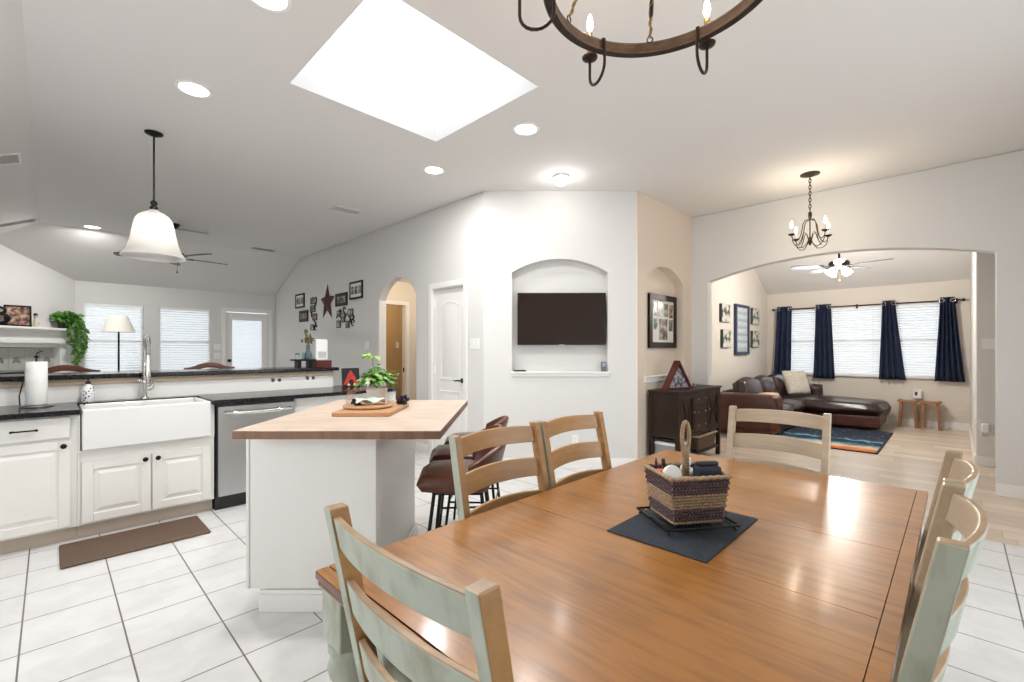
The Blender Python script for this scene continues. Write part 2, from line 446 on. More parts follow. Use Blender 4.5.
sk = MB()
sk.box(SX0 - .05, SY0 - .05, CEIL + .1, SX0, SY1 + .05, 3.55); sk.box(SX1, SY0 - .05, CEIL + .1, SX1 + .05, SY1 + .05, 3.55)
sk.box(SX0, SY0 - .05, CEIL + .1, SX1, SY0, 3.55); sk.box(SX0, SY1, CEIL + .1, SX1, SY1 + .05, 3.55)
struct(sk.build('trim_1', SHAFT))
sf = struct(MB().prism([(SX0, SY0), (SX1, SY0), (SX1, SY1), (SX0, SY1)], 3.5, 3.504, 'xy').build('window_7', mat('skylight_diffuser', (.9, .93, .95), .6, trans=.0)))
m_ = MATS['skylight_diffuser']; nt_ = m_.node_tree
nt_.nodes.remove(nt_.nodes['Principled BSDF'])
tl_ = nt_.nodes.new('ShaderNodeBsdfTranslucent'); tr_ = nt_.nodes.new('ShaderNodeBsdfTransparent'); mx_ = nt_.nodes.new('ShaderNodeMixShader')
tl_.inputs[0].default_value = (.95, .97, 1, 1); mx_.inputs[0].default_value = .62
nt_.links.new(tl_.outputs[0], mx_.inputs[1]); nt_.links.new(tr_.outputs[0], mx_.inputs[2])
nt_.links.new(mx_.outputs[0], nt_.nodes['Material Output'].inputs[0])

# walls -----------------------------------------------------------
def wall_with_holes(axis_len, height, holes, depth0, depth1, top=None):
    """wall in local xz with rectangular holes (x0,z0,x1,z1), built of strips"""
    b = MB(); xs = sorted({0, axis_len, *[h[0] for h in holes], *[h[2] for h in holes]})
    for a, c_ in zip(xs, xs[1:]):
        hs = sorted([h for h in holes if h[0] <= a + 1e-6 and h[2] >= c_ - 1e-6], key=lambda h: h[1])
        z = 0
        for h in hs:
            if h[1] > z: b.box(a, depth0, z, c_, depth1, h[1])
            z = h[3]
        b.box(a, depth0, z, c_, depth1, height)
    return b
# north wall y = 10.33, seen beyond the breakfast bar
N0 = -.05
struct(wall_with_holes(3.51, 2.48, [(.38 - N0, .82, 1.17 - N0, 2.08), (1.38 - N0, .82, 2.19 - N0, 2.08), (2.43 - N0, 0, 3.22 - N0, 2.07)], 0, .14)
       .build('wall_north', WALL, loc=(N0, 10.33, 0)))
# corner fireplace wall, 45 degrees
struct(MB().box(-2.7, 0, 0, 0, .12, 3.0).build('wall_northwest', WALL, loc=(.285, 10.33, 0), rot=(0, 0, R(45))))
struct(wall_with_holes(12.2, 2.42, [(2.45, .85, 4.75, 2.2)], 0, .1).build('wall_west', WALL, loc=(-1.6, -1.65, 0), rot=(0, 0, R(90))))
struct(wall_with_holes(9.1, 3.05, [(3.0, 0, 5.4, 2.1)], -.1, 0).build('wall_south', WALL, loc=(-1.65, -1.6, 0)))
# star wall x = 3.343 with pantry door and hall arch
XS = 3.343
pts = [(3.712, 0), (3.712, 3.05), (8.95, 3.05), (10.33, 2.443), (10.33, 0), (5.985, 0)]
pts += [(a, b) for a, b in reversed(arc(5.035, 5.985, 2.02, .275))] + [(5.035, 0), (4.665, 0), (4.665, 2.055), (4.055, 2.055), (4.055, 0)]
struct(MB().prism(pts, XS, XS + .12, 'yz').build('wall_east', WALL, bevel=.012, seg=3))
# diagonal wall with the television niche (local x across, local y into the wall)
TVL = 1.674
NX0, NX1, NZ0, NZS, NRISE = .308, 1.366, 1.055, 2.155, .15
b = MB()
b.box(0, 0, 0, NX0, .12, 3.05); b.box(NX1, 0, 0, TVL, .12, 3.05); b.box(NX0, 0, 0, NX1, .12, NZ0)
ar = arc(NX0, NX1, NZS, NRISE)
b.prism([(NX0, 3.05)] + ar + [(NX1, 3.05)], 0, .12)
b.box(NX0 - .05, .12, NZ0 - .05, NX1 + .05, .15, 2.36)
tvw = struct(b.build('wall_northeast', WALL, loc=(3.343, 3.712, 0), rot=(0, 0, R(-45.56))))
t_ = MB(); t_.box(NX0 - .012, -.035, NZ0 - .012, NX1 + .012, .115, NZ0 + .008); t_.box(NX0 - .005, -.018, NZ0 - .045, NX1 + .005, 0, NZ0 - .012)
struct(t_.build('trim_2', WHITE, loc=(3.343, 3.712, 0), rot=(0, 0, R(-45.56)), bevel=.004))
# dining wall y = 2.5 with arched niche
b = MB(); DX = 4.515
n0, n1 = 4.71 - DX, 5.70 - DX
b.box(0, 0, 0, n0, .12, 3.05); b.box(n1, 0, 0, 5.94 - DX, .12, 3.05); b.box(n0, 0, 0, n1, .12, .99)
b.prism([(n0, 3.05)] + arc(n0, n1, 2.11, .19) + [(n1, 3.05)], 0, .12)
b.box(n0 - .05, .12, .95, n1 + .05, .15, 2.35)
struct(b
       .build('wall_dining', mat('peach_wall_paint', (.74, .645, .55), .85, bump=(90, .12)), loc=(DX, 2.50, 0)))
t_ = MB(); t_.box(n0 - .05, -.03, .985, n1 + .05, .115, 1.005); t_.box(n0 - .04, -.015, .93, n1 + .04, 0, .985)
struct(t_.build('trim_3', WHITE, loc=(DX, 2.50, 0), bevel=.004))
# wide arch to the living room, x = 5.94
pts = [(-1.65, 0), (-1.65, 3.05), (2.62, 3.05), (2.62, 0), (2.286, 0)] + list(reversed(arc(-.254, 2.286, 2.18, .18, 28))) + [(-.254, 0)]
struct(MB().prism(pts, 5.94, 6.07, 'yz').build('wall_arch', WALL, bevel=.012, seg=3))
# living room
struct(MB().box(6.07, 2.78, 0, 10.4, 2.9, 3.05).build('wall_living_north', WALL_WARM))
struct(MB().box(5.94, 2.62, 0, 6.07, 2.9, 3.05).build('wall_living_return', WALL_WARM))
EW = [(10.35, 2.45, 1.80), (10.35, 1.72, .93), (10.35, .82, .10)]
struct(wall_with_holes(3.1, 2.47, [(2.80 - 2.45, .84, 2.80 - 1.80, 2.10), (2.80 - 1.72, .84, 2.80 - .93, 2.10), (2.80 - .82, .84, 2.80 - .10, 2.10)], 0, .14)
       .build('wall_living_east', WALL_WARM, loc=(10.35, 2.80, 0), rot=(0, 0, R(-90))))
struct(MB().box(7.45, -.28, 0, 10.4, -.16, 3.05).build('wall_living_south', WALL))
struct(MB().box(7.33, -1.7, 0, 7.45, -.16, 3.05).build('wall_hall_east', WALL, bevel=.01))
struct(MB().box(6.07, -1.7, 0, 7.33, -1.6, 3.05).build('wall_hall_south', WALL))
# little hall behind the narrow arch and the tan room past it
struct(MB().box(3.463, 4.85, 0, 4.5, 4.95, 2.44).build('wall_corridor_south', WALL_WARM))
struct(MB().box(4.42, 4.95, 0, 4.5, 6.63, 2.44).build('wall_corridor_east', WALL_WARM))
struct(wall_with_holes(1.1, 2.44, [(.26, 0, .742, 2.05)], 0, .1).build('wall_corridor_north', WALL_WARM, loc=(3.463, 6.63, 0)))
TAN = mat('tan_wall_paint', (.52, .37, .20), .85)
struct(MB().box(3.463, 8.05, 0, 5.1, 8.15, 2.44).build('wall_bedroom_north', TAN))
struct(MB().box(4.95, 6.73, 0, 5.05, 8.05, 2.44).build('wall_bedroom_east', TAN))
cs = MB(); cs.box(.742, -.015, 0, .80, 0, 2.05); cs.box(.20, -.015, 2.05, .80, 0, 2.11); cs.box(.73, 0, 0, .742, .1, 2.05)
struct(cs.build('trim_4', WHITE, loc=(3.463, 6.63, 0), bevel=.004))
struct(MB().box(.732, .03, .93, .742, .06, 1.0).build('trim_5', BLACK, loc=(3.463 - .012, 6.63, 0)))

# baseboards
def baseboard(name, p, q, h=.11):
    p = Vector((*p, 0)); q = Vector((*q, 0)); L_ = (q - p).length; a = math.atan2(q.y - p.y, q.x - p.x)
    b = MB(); b.box(0, -.016, 0, L_, 0, h - .025); b.box(0, -.010, h - .025, L_, 0, h)
    return struct(b.build(name, WHITE, loc=p, rot=(0, 0, a), bevel=.003))
baseboard('baseboard_northeast', (3.343, 3.712), (4.515, 2.517))
baseboard('baseboard_dining', (4.515, 2.5), (5.94, 2.5))
baseboard('baseboard_east', (5.94, -.254), (5.94, -1.6))
baseboard('baseboard_arch', (5.94, 2.5), (5.94, 2.286))
baseboard('baseboard_hall', (7.33, -.16), (7.33, -1.6))
baseboard('baseboard_living_east', (10.35, 2.78), (10.35, -.16))
baseboard('baseboard_living_north', (6.07, 2.78), (10.35, 2.78))
baseboard('baseboard_living_south', (10.35, -.16), (7.33, -.16))
baseboard('baseboard_north', (.285, 10.33), (2.36, 10.33))
baseboard('baseboard_star', (XS, 10.33), (XS, 5.99))
baseboard('baseboard_star', (XS, 5.03), (XS, 4.74))

# windows
def window(n, w_, h_, loc, rz, slats, midrail=True):
    f = MB(); f.frame(0, 0, w_, h_, .035, .04, .12)
    if midrail: f.box(.035, .06, h_ * .5 - .02, w_ - .035, .10, h_ * .5 + .02)
    o = struct(f.build('window_%d' % n, WHITE, loc=loc, rot=(0, 0, rz), bevel=.003))
    MB().box(.03, .095, .03, w_ - .03, .10, h_ - .03).build('pane', GLASS, o)
    MB().box(-.05, -.05, -.025, w_ + .05, .04, 0).build('window_sill', WHITE, o, bevel=.004)
    bl = MB(); bl.box(.012, .0, h_ - .045, w_ - .012, .04, h_)
    b = MB(); z = .03; t = R(38)
    while z < h_ - .06:
        dy, dz = .022 * math.cos(t), .022 * math.sin(t)
        cyy = .018
        b.hexa([(.015, cyy - dy, z - dz), (w_ - .015, cyy - dy, z - dz), (w_ - .015, cyy + dy, z + dz), (.015, cyy + dy, z + dz)],
               [(.015, cyy - dy, z - dz + .0028), (w_ - .015, cyy - dy, z - dz + .0028), (w_ - .015, cyy + dy, z + dz + .0028), (.015, cyy + dy, z + dz + .0028)])
        z += .0445
    bo = b.build('window_blind', BLIND, loc=loc, rot=(0, 0, rz))
    tag(bo, slats[0], 'blind', slats[1])
    bl.build('headrail', BLIND, bo, bevel=.003)
    MB().box(.012, .0, .003, w_ - .012, .036, .018).build('bottom_rail', BLIND, bo, bevel=.003)
    cd = MB()
    for x in (.14, w_ - .14): cd.box(x, -.006, .018, x + .003, -.004, h_ - .045)
    cd.build('lift_cord', BLIND, bo)
    return o
window(1, .79, 1.26, (.38, 10.33, .82), 0, ('white slatted blind behind the floor lamp', 'white horizontal window blinds'))
window(2, .81, 1.26, (1.38, 10.33, .82), 0, ('white slatted blind in the window between the floor lamp and the back door', 'white horizontal window blinds'))
window(3, .65, 1.26, (10.35, 2.45, .84), R(-90), ('white slatted blind between first and second navy curtains from the sofa corner', 'white horizontal window blinds'))
window(4, .79, 1.26, (10.35, 1.72, .84), R(-90), ('white slatted blind in the middle living room window between navy curtains', 'white horizontal window blinds'))
window(5, .72, 1.26, (10.35, .82, .84), R(-90), ('white slatted blind over the two small wooden stools', 'white horizontal window blinds'))
# unseen windows that light the breakfast area
f = MB(); f.frame(0, 0, 2.4, 2.1, .05, -.09, -.02); f.box(1.17, -.09, .05, 1.23, -.02, 2.05)
o = struct(f.build('door_3', WHITE, loc=(1.35, -1.6, 0))); MB().box(.04, -.06, .04, 2.36, -.055, 2.06).build('pane', GLASS, o)
f = MB(); f.frame(0, 0, 2.3, 1.35, .05, .02, .09); f.box(1.12, .02, .05, 1.18, .09, 1.3)
o = struct(f.build('window_6', WHITE, loc=(-1.6, .8, .85), rot=(0, 0, R(90)))); MB().box(.04, .05, .04, 2.26, .055, 1.31).build('pane', GLASS, o)

# back door with its own small blind
d = MB(); d.frame(0, 0, .77, 2.04, .12, .03, .075); d.box(.12, .03, .12, .65, .075, .85)
do = struct(d.build('door_2', WHITE, loc=(2.44, 10.33, .01), bevel=.004))
MB().box(.12, .05, .85, .65, .055, 1.93).build('pane', GLASS, do)
b = MB(); z = .88
while z < 1.90:
    b.hexa([(.13, .015, z - .006), (.64, .015, z - .006), (.64, .045, z + .006), (.13, .045, z + .006)], [(.13, .015, z - .003), (.64, .015, z - .003), (.64, .045, z + .009), (.13, .045, z + .009)]); z += .026
b.box(.12, .008, 1.90, .65, .048, 1.945)
b.build('door_blind', BLIND, do)
MB().lathe([(0, 0), (.028, 0), (.028, .01), (.012, .02), (.012, .045), (.03, .055), (.03, .075), (0, .082)], 16).build('door_knob', BLACK, do, loc=(.055, .03, 1.08), rot=(R(90), 0, 0), smooth=40)
cs = MB(); cs.box(2.36, 10.31, 0, 2.435, 10.33, 2.14); cs.box(3.215, 10.31, 0, 3.29, 10.33, 2.14); cs.box(2.435, 10.31, 2.065, 3.215, 10.33, 2.14)
struct(cs.build('trim_6', WHITE, bevel=.004))

# pantry door (arched upper panel, rectangular lower panel)
def panel_door(w_, h_):
    b = MB(); b.box(0, .001, 0, w_, .03, h_)
    st = .10
    for (z0, z1, ac) in ((.20, .80, False), (.92, h_ - .14, True)):
        outer = [(st, z0), (w_ - st, z0), (w_ - st, z1 - (.06 if ac else 0))]
        if ac: outer += list(reversed(arc(st, w_ - st, z1 - .06, .055, 12)))[1:-1]
        outer.append((st, z1 - (.06 if ac else 0)))
        cx_ = sum(p[0] for p in outer) / len(outer); cz_ = (z0 + z1) / 2
        def ins(k): return [(cx_ + (x - cx_) * (1 - k / (w_ / 2 - st)), cz_ + (z - cz_) * (1 - k / ((z1 - z0) / 2))) for x, z in outer]
        n_ = len(outer)
        rings = []
        for k, y in ((0, .001), (.007, -.006), (.018, -.006), (.028, -.001), (.044, -.001), (.058, -.005)):
            rings.append([b.v((x, y, z)) for x, z in ins(k)])
        for A, B in zip(rings, rings[1:]):
            for i in range(n_): b.f([A[i], A[(i + 1) % n_], B[(i + 1) % n_], B[i]])
        b.f(rings[-1])
    return b
do = struct(panel_door(.60, 2.03).build('door_1', WHITE, loc=(XS + .035, 4.66, .01), rot=(0, 0, R(-90)), smooth=35))
h = MB(); h.lathe([(0, 0), (.028, 0), (.028, .008), (.010, .014), (.010, .05), (0, .05)], 16)
h.M = Matrix.Rotation(R(-90), 4, 'X') @ Matrix.Identity(4)
h = MB(); h.cyl((0, 0, 0), (0, -.01, 0), .028); h.cyl((0, -.01, 0), (0, -.05, 0), .009)
h.tube([(0, -.048, 0), (-.03, -.052, .006), (-.07, -.052, -.004), (-.105, -.050, .004)], [.010, .009, .008, .006])
h.build('door_handle', BLACK, do, loc=(.535, 0, .93), smooth=40)
for z in (.25, 1.0, 1.82):
    MB().box(-.008, -.014, z, .006, .002, z + .09).build('hinge', WHITE, do, bevel=.002)
cs = MB(); cs.box(XS - .016, 4.665, 0, XS, 4.735, 2.125); cs.box(XS - .016, 3.985, 0, XS, 4.055, 2.125); cs.box(XS - .016, 4.055, 2.055, XS, 4.665, 2.125)
cs.box(XS, 4.055, 2.043, XS + .1, 4.665, 2.055)
struct(cs.build('trim_7', WHITE, bevel=.005))

# ================================================================== WALL PLATES
def plate(label, cat, loc, rz, kind, w_=.075, group=None):
    """face looks along local -y"""
    t = thing('light_switch' if kind == 'switch' else 'power_outlet', label, cat, loc, rz, group)
    MB().box(-w_ / 2, -.006, -.058, w_ / 2, 0, .058).build('cover_plate', PLASTICW, t, bevel=.003)
    n = max(1, round(w_ / .05) - 1) if kind == 'switch' else 1
    if kind == 'switch':
        for i in range(n):
            x = (i - (n - 1) / 2) * .046
            MB().hexa([(x - .016, -.007, -.032), (x + .016, -.007, -.032), (x + .016, -.006, -.032), (x - .016, -.006, -.032)],
                      [(x - .016, -.013, .032), (x + .016, -.013, .032), (x + .016, -.006, .032), (x - .016, -.006, .032)]).build('rocker', WHITE, t)
    elif kind == 'outlet':
        for z in (-.02, .02):
            o = MB().box(-.016, -.008, z - .014, .016, -.006, z + .014).build('socket', PLASTICW, t, bevel=.002)
            b = MB()
            for x in (-.006, .006): b.box(x - .001, -.0085, z - .004, x + .001, -.0079, z + .006)
            b.build('slot', mat('outlet_slot', (.25, .25, .25), .6), o)
    elif kind == 'outlet_h':
        for x in (-.03, .03):
            o = MB().box(x - .016, -.008, -.016, x + .016, -.006, .016).build('socket', PLASTICW, t, bevel=.002)
            b = MB()
            for z in (-.006, .006): b.box(x - .003, -.0085, z - .0007, x + .004, -.0079, z + .0007)
            b.build('slot', mat('outlet_slot', (.25, .25, .25), .6), o)
    return t
plate('white rocker switch plate between the pantry door and the television wall', 'switch', (XS, 3.86, 1.37), R(-90), 'switch', .16)
plate('white switch plate between the star and the narrow hall arch', 'switch', (XS, 6.34, 1.37), R(-90), 'switch', .12)
plate('white double switch plate by the edge of the living room arch', 'switch', (7.33, -.262, 1.37), R(-90), 'switch', .12)
plate('small white switch plate on the tan wall seen through the narrow arch', 'switch', (4.90, 8.05, 1.40), 0, 'switch', .075)
plate('upper white switch plate beside the back door', 'switch', (2.29, 10.33, 1.36), 0, 'switch', .12)
plate('lower white switch plate beside the back door', 'switch', (2.29, 10.33, 1.19), 0, 'switch', .12)
plate('white outlet low on the television wall', 'outlet', (4.045, 2.997, .31), R(-45.56), 'outlet')
plate('white horizontal outlet under the bar top above the dishwasher', 'outlet', (1.579, 4.85, 1.0), 0, 'outlet_h', .118)
plate('white horizontal outlet under the bar top near its end', 'outlet', (1.912, 4.85, 1.005), 0, 'outlet_h', .118)
t = plate('white outlet low on the wall past the living room arch', 'outlet', (7.33, -.255, .41), R(-90), 'outlet')
t = thing('air_freshener', 'white plug-in air freshener low on the wall past the arch', 'air freshener', (7.317, -.23, .43), R(-90))
MB().box(-.035, -.05, -.05, .035, -.0, .05).build('housing', PLASTICW, t, bevel=.018, seg=4)
MB().lathe([(.018, 0), (.022, -.01), (.022, -.04), (0, -.045)], 16, (0, -.03, -.05)).build('refill_bottle', CGLASS, t, smooth=40)
t = thing('plug_in_device', 'white plug-in device on the wall above the two wooden stools', 'device', (10.35, .47, .55), R(-90))
MB().box(-.06, -.07, -.08, .06, 0, .08).build('housing', PLASTICW, t, bevel=.02, seg=4)
MB().box(-.035, -.075, -.02, .0, -.069, .04).build('dark_vent', PLASTICB, t, bevel=.003)

# ================================================================== KITCHEN RUN
# knee wall carrying the raised bar
kw = MB(); kw.box(-1.6, 4.85, 0, 2.15, 4.97, 1.075)
struct(kw.build('wall_bar', WALL))
bp_ = thing('backsplash_panel', 'long white panelled backsplash between the black counter and the raised bar', 'backsplash', (0, 0, 0))
MB().box(-1.59, 4.842, .90, 2.148, 4.85, 1.03).build('panel', WHITE, bp_)
MB().box(-1.59, 4.828, 1.03, 2.155, 4.85, 1.076).build('rail', mat('shadowed_tan_rail', (.55, .44, .32), .5), bp_, bevel=.004)  # trim rail; the shadow under the bar top is put into its tan
MB().box(2.15, 4.842, .90, 2.157, 4.97, 1.03).build('end_panel', WHITE, bp_)
bt = tag(MB().prism([(-1.6, 4.79), (2.195, 4.79), (2.21, 4.81), (2.21, 5.26), (2.19, 5.28), (-1.6, 5.28)], 1.077, 1.112, 'xy')
         .build('raised_countertop', COUNTER, bevel=.006, seg=3), 'long glossy black raised bar top behind the sink', 'countertop')

def raised_door(b, x0, z0, x1, z1, y):
    """raised-panel front whose face is at y, looking along -y"""
    b.box(x0, y, z0, x1, y + .02, z1)
    fr = .062
    q = lambda k: [(x0 + k, z0 + k), (x1 - k, z0 + k), (x1 - k, z1 - k), (x0 + k, z1 - k)]
    rings = []
    for k, yy in ((fr, 0), (fr + .004, .007), (fr + .014, .007), (fr + .042, -.002), (fr + .046, -.002)):
        rings.append([b.v((x, y + yy - .0006, z)) for x, z in q(k)])
    for A, B in zip(rings, rings[1:]):
        for i in range(4): b.f([A[i], A[(i + 1) % 4], B[(i + 1) % 4], B[i]])
    b.f(rings[-1]); return b
def door_front(x0, z0, x1, z1, y, parent, knob=None):
    """door slab built as a frame with a sunk raised panel"""
    fr = .058
    b = MB(); b.frame(x0, z0, x1, z1, fr, y, y + .02)
    q = lambda k: [(x0 + k, z0 + k), (x1 - k, z0 + k), (x1 - k, z1 - k), (x0 + k, z1 - k)]
    rings = []
    for k, yy in ((fr - .001, .009), (fr + .012, .009), (fr + .036, .001), (fr + .04, .001)):
        rings.append([b.v((x, y + yy, z)) for x, z in q(k)])
    for A, B in zip(rings, rings[1:]):
        for i in range(4): b.f([A[i], A[(i + 1) % 4], B[(i + 1) % 4], B[i]])
    b.f(rings[-1])
    o = b.build('door', CAB, parent, bevel=.003)
    if knob:
        k = MB(); k.M = Matrix.Translation((knob[0], y, knob[1])) @ Matrix.Rotation(R(90), 4, 'X')
        k.lathe([(0, 0), (.007, 0), (.006, .010), (.015, .016), (.017, .022), (.012, .028), (0, .030)], 16)
        k.build('knob', BLACK, o, smooth=50)
    return o
def base_cabinet(x0, x1, label, doors, drawer=None, y0=4.27, y1=4.83, z1=.865):
    t = thing('base_cabinet', label, 'cabinet', (0, 0, 0))
    b = MB(); b.box(x0, y0, .10, x1, y1, z1); b.build('carcass', CAB, t, bevel=.002)
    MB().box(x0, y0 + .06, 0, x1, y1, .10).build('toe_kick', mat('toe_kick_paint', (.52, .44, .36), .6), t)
    for d in doors: door_front(*d[:4], y0 - .02, t, d[4])
    if drawer:
        a, z0_, c_, z1_ = drawer
        dr = MB().box(a, y0 - .02, z0_, c_, y0, z1_).build('drawer', CAB, t, bevel=.005)
        h = MB(); xm = (a + c_) / 2; zm = (z0_ + z1_) / 2
        h.tube([(xm - .055, y0 - .048, zm), (xm + .055, y0 - .048, zm)], .005, 10)
        for s in (-1, 1): h.cyl((xm + s * .048, y0 - .02, zm), (xm + s * .048, y0 - .048, zm), .005); h.ball((xm + s * .056, y0 - .048, zm), .008)
        h.build('handle', BLACK, dr, smooth=40)
    return t
base_cabinet(-.345, .128, 'white raised-panel cabinet with one drawer, nearest the paper towel roll', [(-.33, .115, .095, .695, (.062, .66))], (-.33, .712, .095, .852))
base_cabinet(-.84, -.347, 'white drawer cabinet at the far end of the counter run', [(-.825, .115, -.36, .695, (-.40, .66))], (-.825, .712, -.36, .852))
base_cabinet(.130, .925, 'white double-door cabinet under the farmhouse sink', [(.150, .115, .522, .535, (.488, .50)), (.530, .115, .898, .535, (.562, .50))], z1=.61)
# stiles on both sides of the sink apron
t = base_cabinet(1.545, 2.58, 'white cabinet between the dishwasher and the end of the peninsula', [(1.57, .115, 2.05, .695, (2.01, .66)), (2.06, .115, 2.56, .695, (2.10, .66))])
sp_ = MB(); sp_.box(.129, 4.265, .10, .143, 4.83, .865)
sp_.build('stile', CAB, bpy.data.objects['base_cabinet.002'])
MB().box(.901, 4.265, .60, .926, 4.83, .865).build('stile', CAB, bpy.data.objects['base_cabinet.002'])

# counters
ct = MB(); ct.prism([(-1.55, 4.20), (.142, 4.20), (.142, 4.86), (-1.55, 4.86)], .866, .900, 'xy')
cn = tag(ct.build('countertop', COUNTER, bevel=.005, seg=3), 'black counter slab under the paper towel holder', 'countertop')
ct = MB()
ct.prism([(.145, 4.71), (.903, 4.71), (.903, 4.20), (2.50, 4.20), (2.62, 4.28), (2.64, 4.42), (2.64, 4.98), (2.156, 4.98), (2.156, 4.84), (.145, 4.84)], .866, .900, 'xy')
tag(ct.build('countertop', COUNTER, bevel=.005, seg=3), 'black counter slab running behind the sink and over the dishwasher', 'countertop')

# farmhouse sink
t = thing('farmhouse_sink', 'wide white apron-front farmhouse sink', 'sink', (0, 0, 0))
b = MB()
b.box(.150, 4.222, .615, .896, 4.255, .893); b.box(.150, 4.255, .615, .896, 4.70, .64)
b.box(.150, 4.255, .64, .18, 4.70, .893); b.box(.866, 4.255, .64, .896, 4.70, .893); b.box(.18, 4.67, .64, .866, 4.70, .893)
b.build('basin', PORC, t, bevel=.010, seg=4)
MB().lathe([(0, 0), (.04, 0), (.045, .004), (0, .002)], 24, (.52, 4.50, .641)).build('drain', CHROME, t, smooth=True)

# faucet with coil spring
t = thing('faucet', 'tall chrome spring pull-down faucet behind the sink', 'faucet', (.545, 4.76, .90))
b = MB(); b.lathe([(.028, 0), (.028, .012), (.018, .022), (.016, .12), (.019, .125), (.019, .15), (.012, .16), (.012, .30)], 20)
b.tube([(0, 0, .13), (-.05, -.01, .16)], .005, 8); b.tube([(.018, -.01, .10), (.05, -.02, .13), (.07, -.02, .15)], .006, 8)
b.build('body', CHROME, t, smooth=40)
neck = [(0, 0, .15)] + [(0, 0, .15 + .03 * i) for i in range(1, 10)] + [(0, -.09 + .09 * math.cos(a), .42 + .09 * math.sin(a)) for a in [PI * i / 10 for i in range(11)]] + [(0, -.18, .40), (0, -.18, .36)]
hel = []
def along(P, u):
    P = [Vector(p) for p in P]; ls = [(b_ - a_).length for a_, b_ in zip(P, P[1:])]; T = sum(ls) * u
    for a_, b_, l in zip(P, P[1:], ls):
        if T <= l or b_ is P[-1]: return a_ + (b_ - a_) * (T / max(l, 1e-9)), (b_ - a_).normalized()
        T -= l
nt_ = 46
for i in range(nt_ * 8 + 1):
    p, d_ = along(neck, i / (nt_ * 8)); n1_ = Vector((1, 0, 0)); n2_ = d_.cross(n1_)
    a = 2 * PI * i / 8; hel.append(p + (n1_ * math.cos(a) + n2_ * math.sin(a)) * .0155)
MB().tube(hel, .0035, 5).build('coil_spring', CHROME, t, smooth=True)
MB().tube(neck, .008, 8).build('hose', STEEL, t, smooth=True)
MB().lathe([(.012, .13), (.016, .14), (.019, .19), (.017, .30), (.013, .36)], 16, (0, -.18, 0)).build('spray_head', CHROME, t, smooth=40)
MB().tube([(0, 0, .26), (0, -.09, .27), (0, -.165, .27)], .006, 8).build('holder_arm', CHROME, t, smooth=40)
MB().tube([(.02, -.01, .07), (.05, -.02, .085), (.06, -.02, .14)], [.008, .007, .005], 8).build('lever', CHROME, t, smooth=40)

# dishwasher
t = thing('dishwasher', 'stainless steel dishwasher with an arched bar handle', 'dishwasher', (0, 0, 0))
MB().box(.935, 4.262, .10, 1.54, 4.82, .862).build('body', PLASTICB, t)
b = MB(); b.box(.946, 4.236, .115, 1.532, 4.262, .842); b.build('door', STEEL, t, bevel=.004)
MB().box(.935, 4.29, 0.0, 1.54, 4.6, .10).build('kick_plate', PLASTICB, t)
b = MB(); b.tube([(.985, 4.236, .79), (.99, 4.205, .79), (1.10, 4.192, .785), (1.24, 4.188, .783), (1.38, 4.192, .785), (1.488, 4.205, .79), (1.493, 4.236, .79)], .017, 12)
b.build('handle', CHROME, t, smooth=50)

# paper towel holder
t = thing('paper_towel_holder', 'upright metal stand holding a roll of white paper towel', 'paper towel holder', (-.068, 4.62, .90))
b = MB(); b.lathe([(0, 0), (.085, 0), (.088, .006), (.080, .012), (.02, .016), (0, .016)], 32); b.build('base', STEEL, t, smooth=40)
b = MB(); b.cyl((0, 0, .01), (0, 0, .35), .005); b.ball((0, 0, .352), .012)
b.tube([(0, 0, .37), (.012, -.01, .385), (.03, -.01, .392)], .004)
b.build('rod', BLACK, t, smooth=50)
b = MB(); b.tube([(-.078, .0, .01), (-.082, 0, .08), (-.06, 0, .2)], .004); b.build('tension_arm', IRON, t, smooth=50)
r_ = thing('paper_towel_roll', 'white paper towel roll standing on its metal holder', 'paper towel', (-.068, 4.62, .918))
MB().lathe([(.018, 0), (.054, 0), (.056, .004), (.056, .296), (.054, .30), (.018, .30), (.018, 0)], 40, cap=False).build('paper_sheet', PAPER, r_, smooth=40)
MB().lathe([(.0165, .001), (.018, .001), (.018, .299), (.0165, .299), (.0165, .001)], 24, cap=False).build('cardboard_core', mat('cardboard', (.45, .33, .2), .8), r_, smooth=True)

# patterned soap bottle
SOAPM = ramp_mat('blue_scroll_glaze', 'voronoi', 55, [(0, (.02, .03, .08)), (.28, (.03, .05, .12)), (.36, (.80, .80, .80)), (1, (.84, .83, .82))], .2)
t = thing('soap_dispenser', 'small white soap bottle with dark scroll pattern and black pump', 'soap dispenser', (.205, 4.79, .90))
MB().lathe([(0, 0), (.036, 0), (.038, .004), (.038, .105), (.032, .12), (.016, .128), (.015, .14), (0, .14)], 28).build('bottle', [SOAPM], t, smooth=40)
b = MB(); b.lathe([(.016, .138), (.016, .155), (.005, .158), (.005, .178), (0, .18)], 14); b.tube([(0, 0, .175), (0, -.03, .176), (0, -.036, .168)], .004)
b.build('pump', PLASTICB, t, smooth=40)

# anti-fatigue mat
tag(MB().prism([(.04, 3.775), (.80, 3.775), (.80, 4.215), (.04, 4.215)], 0, .018, 'xy').build('kitchen_mat', MATBROWN, bevel=.012, seg=3), 'brown anti-fatigue mat on the tiles before the sink', 'mat')

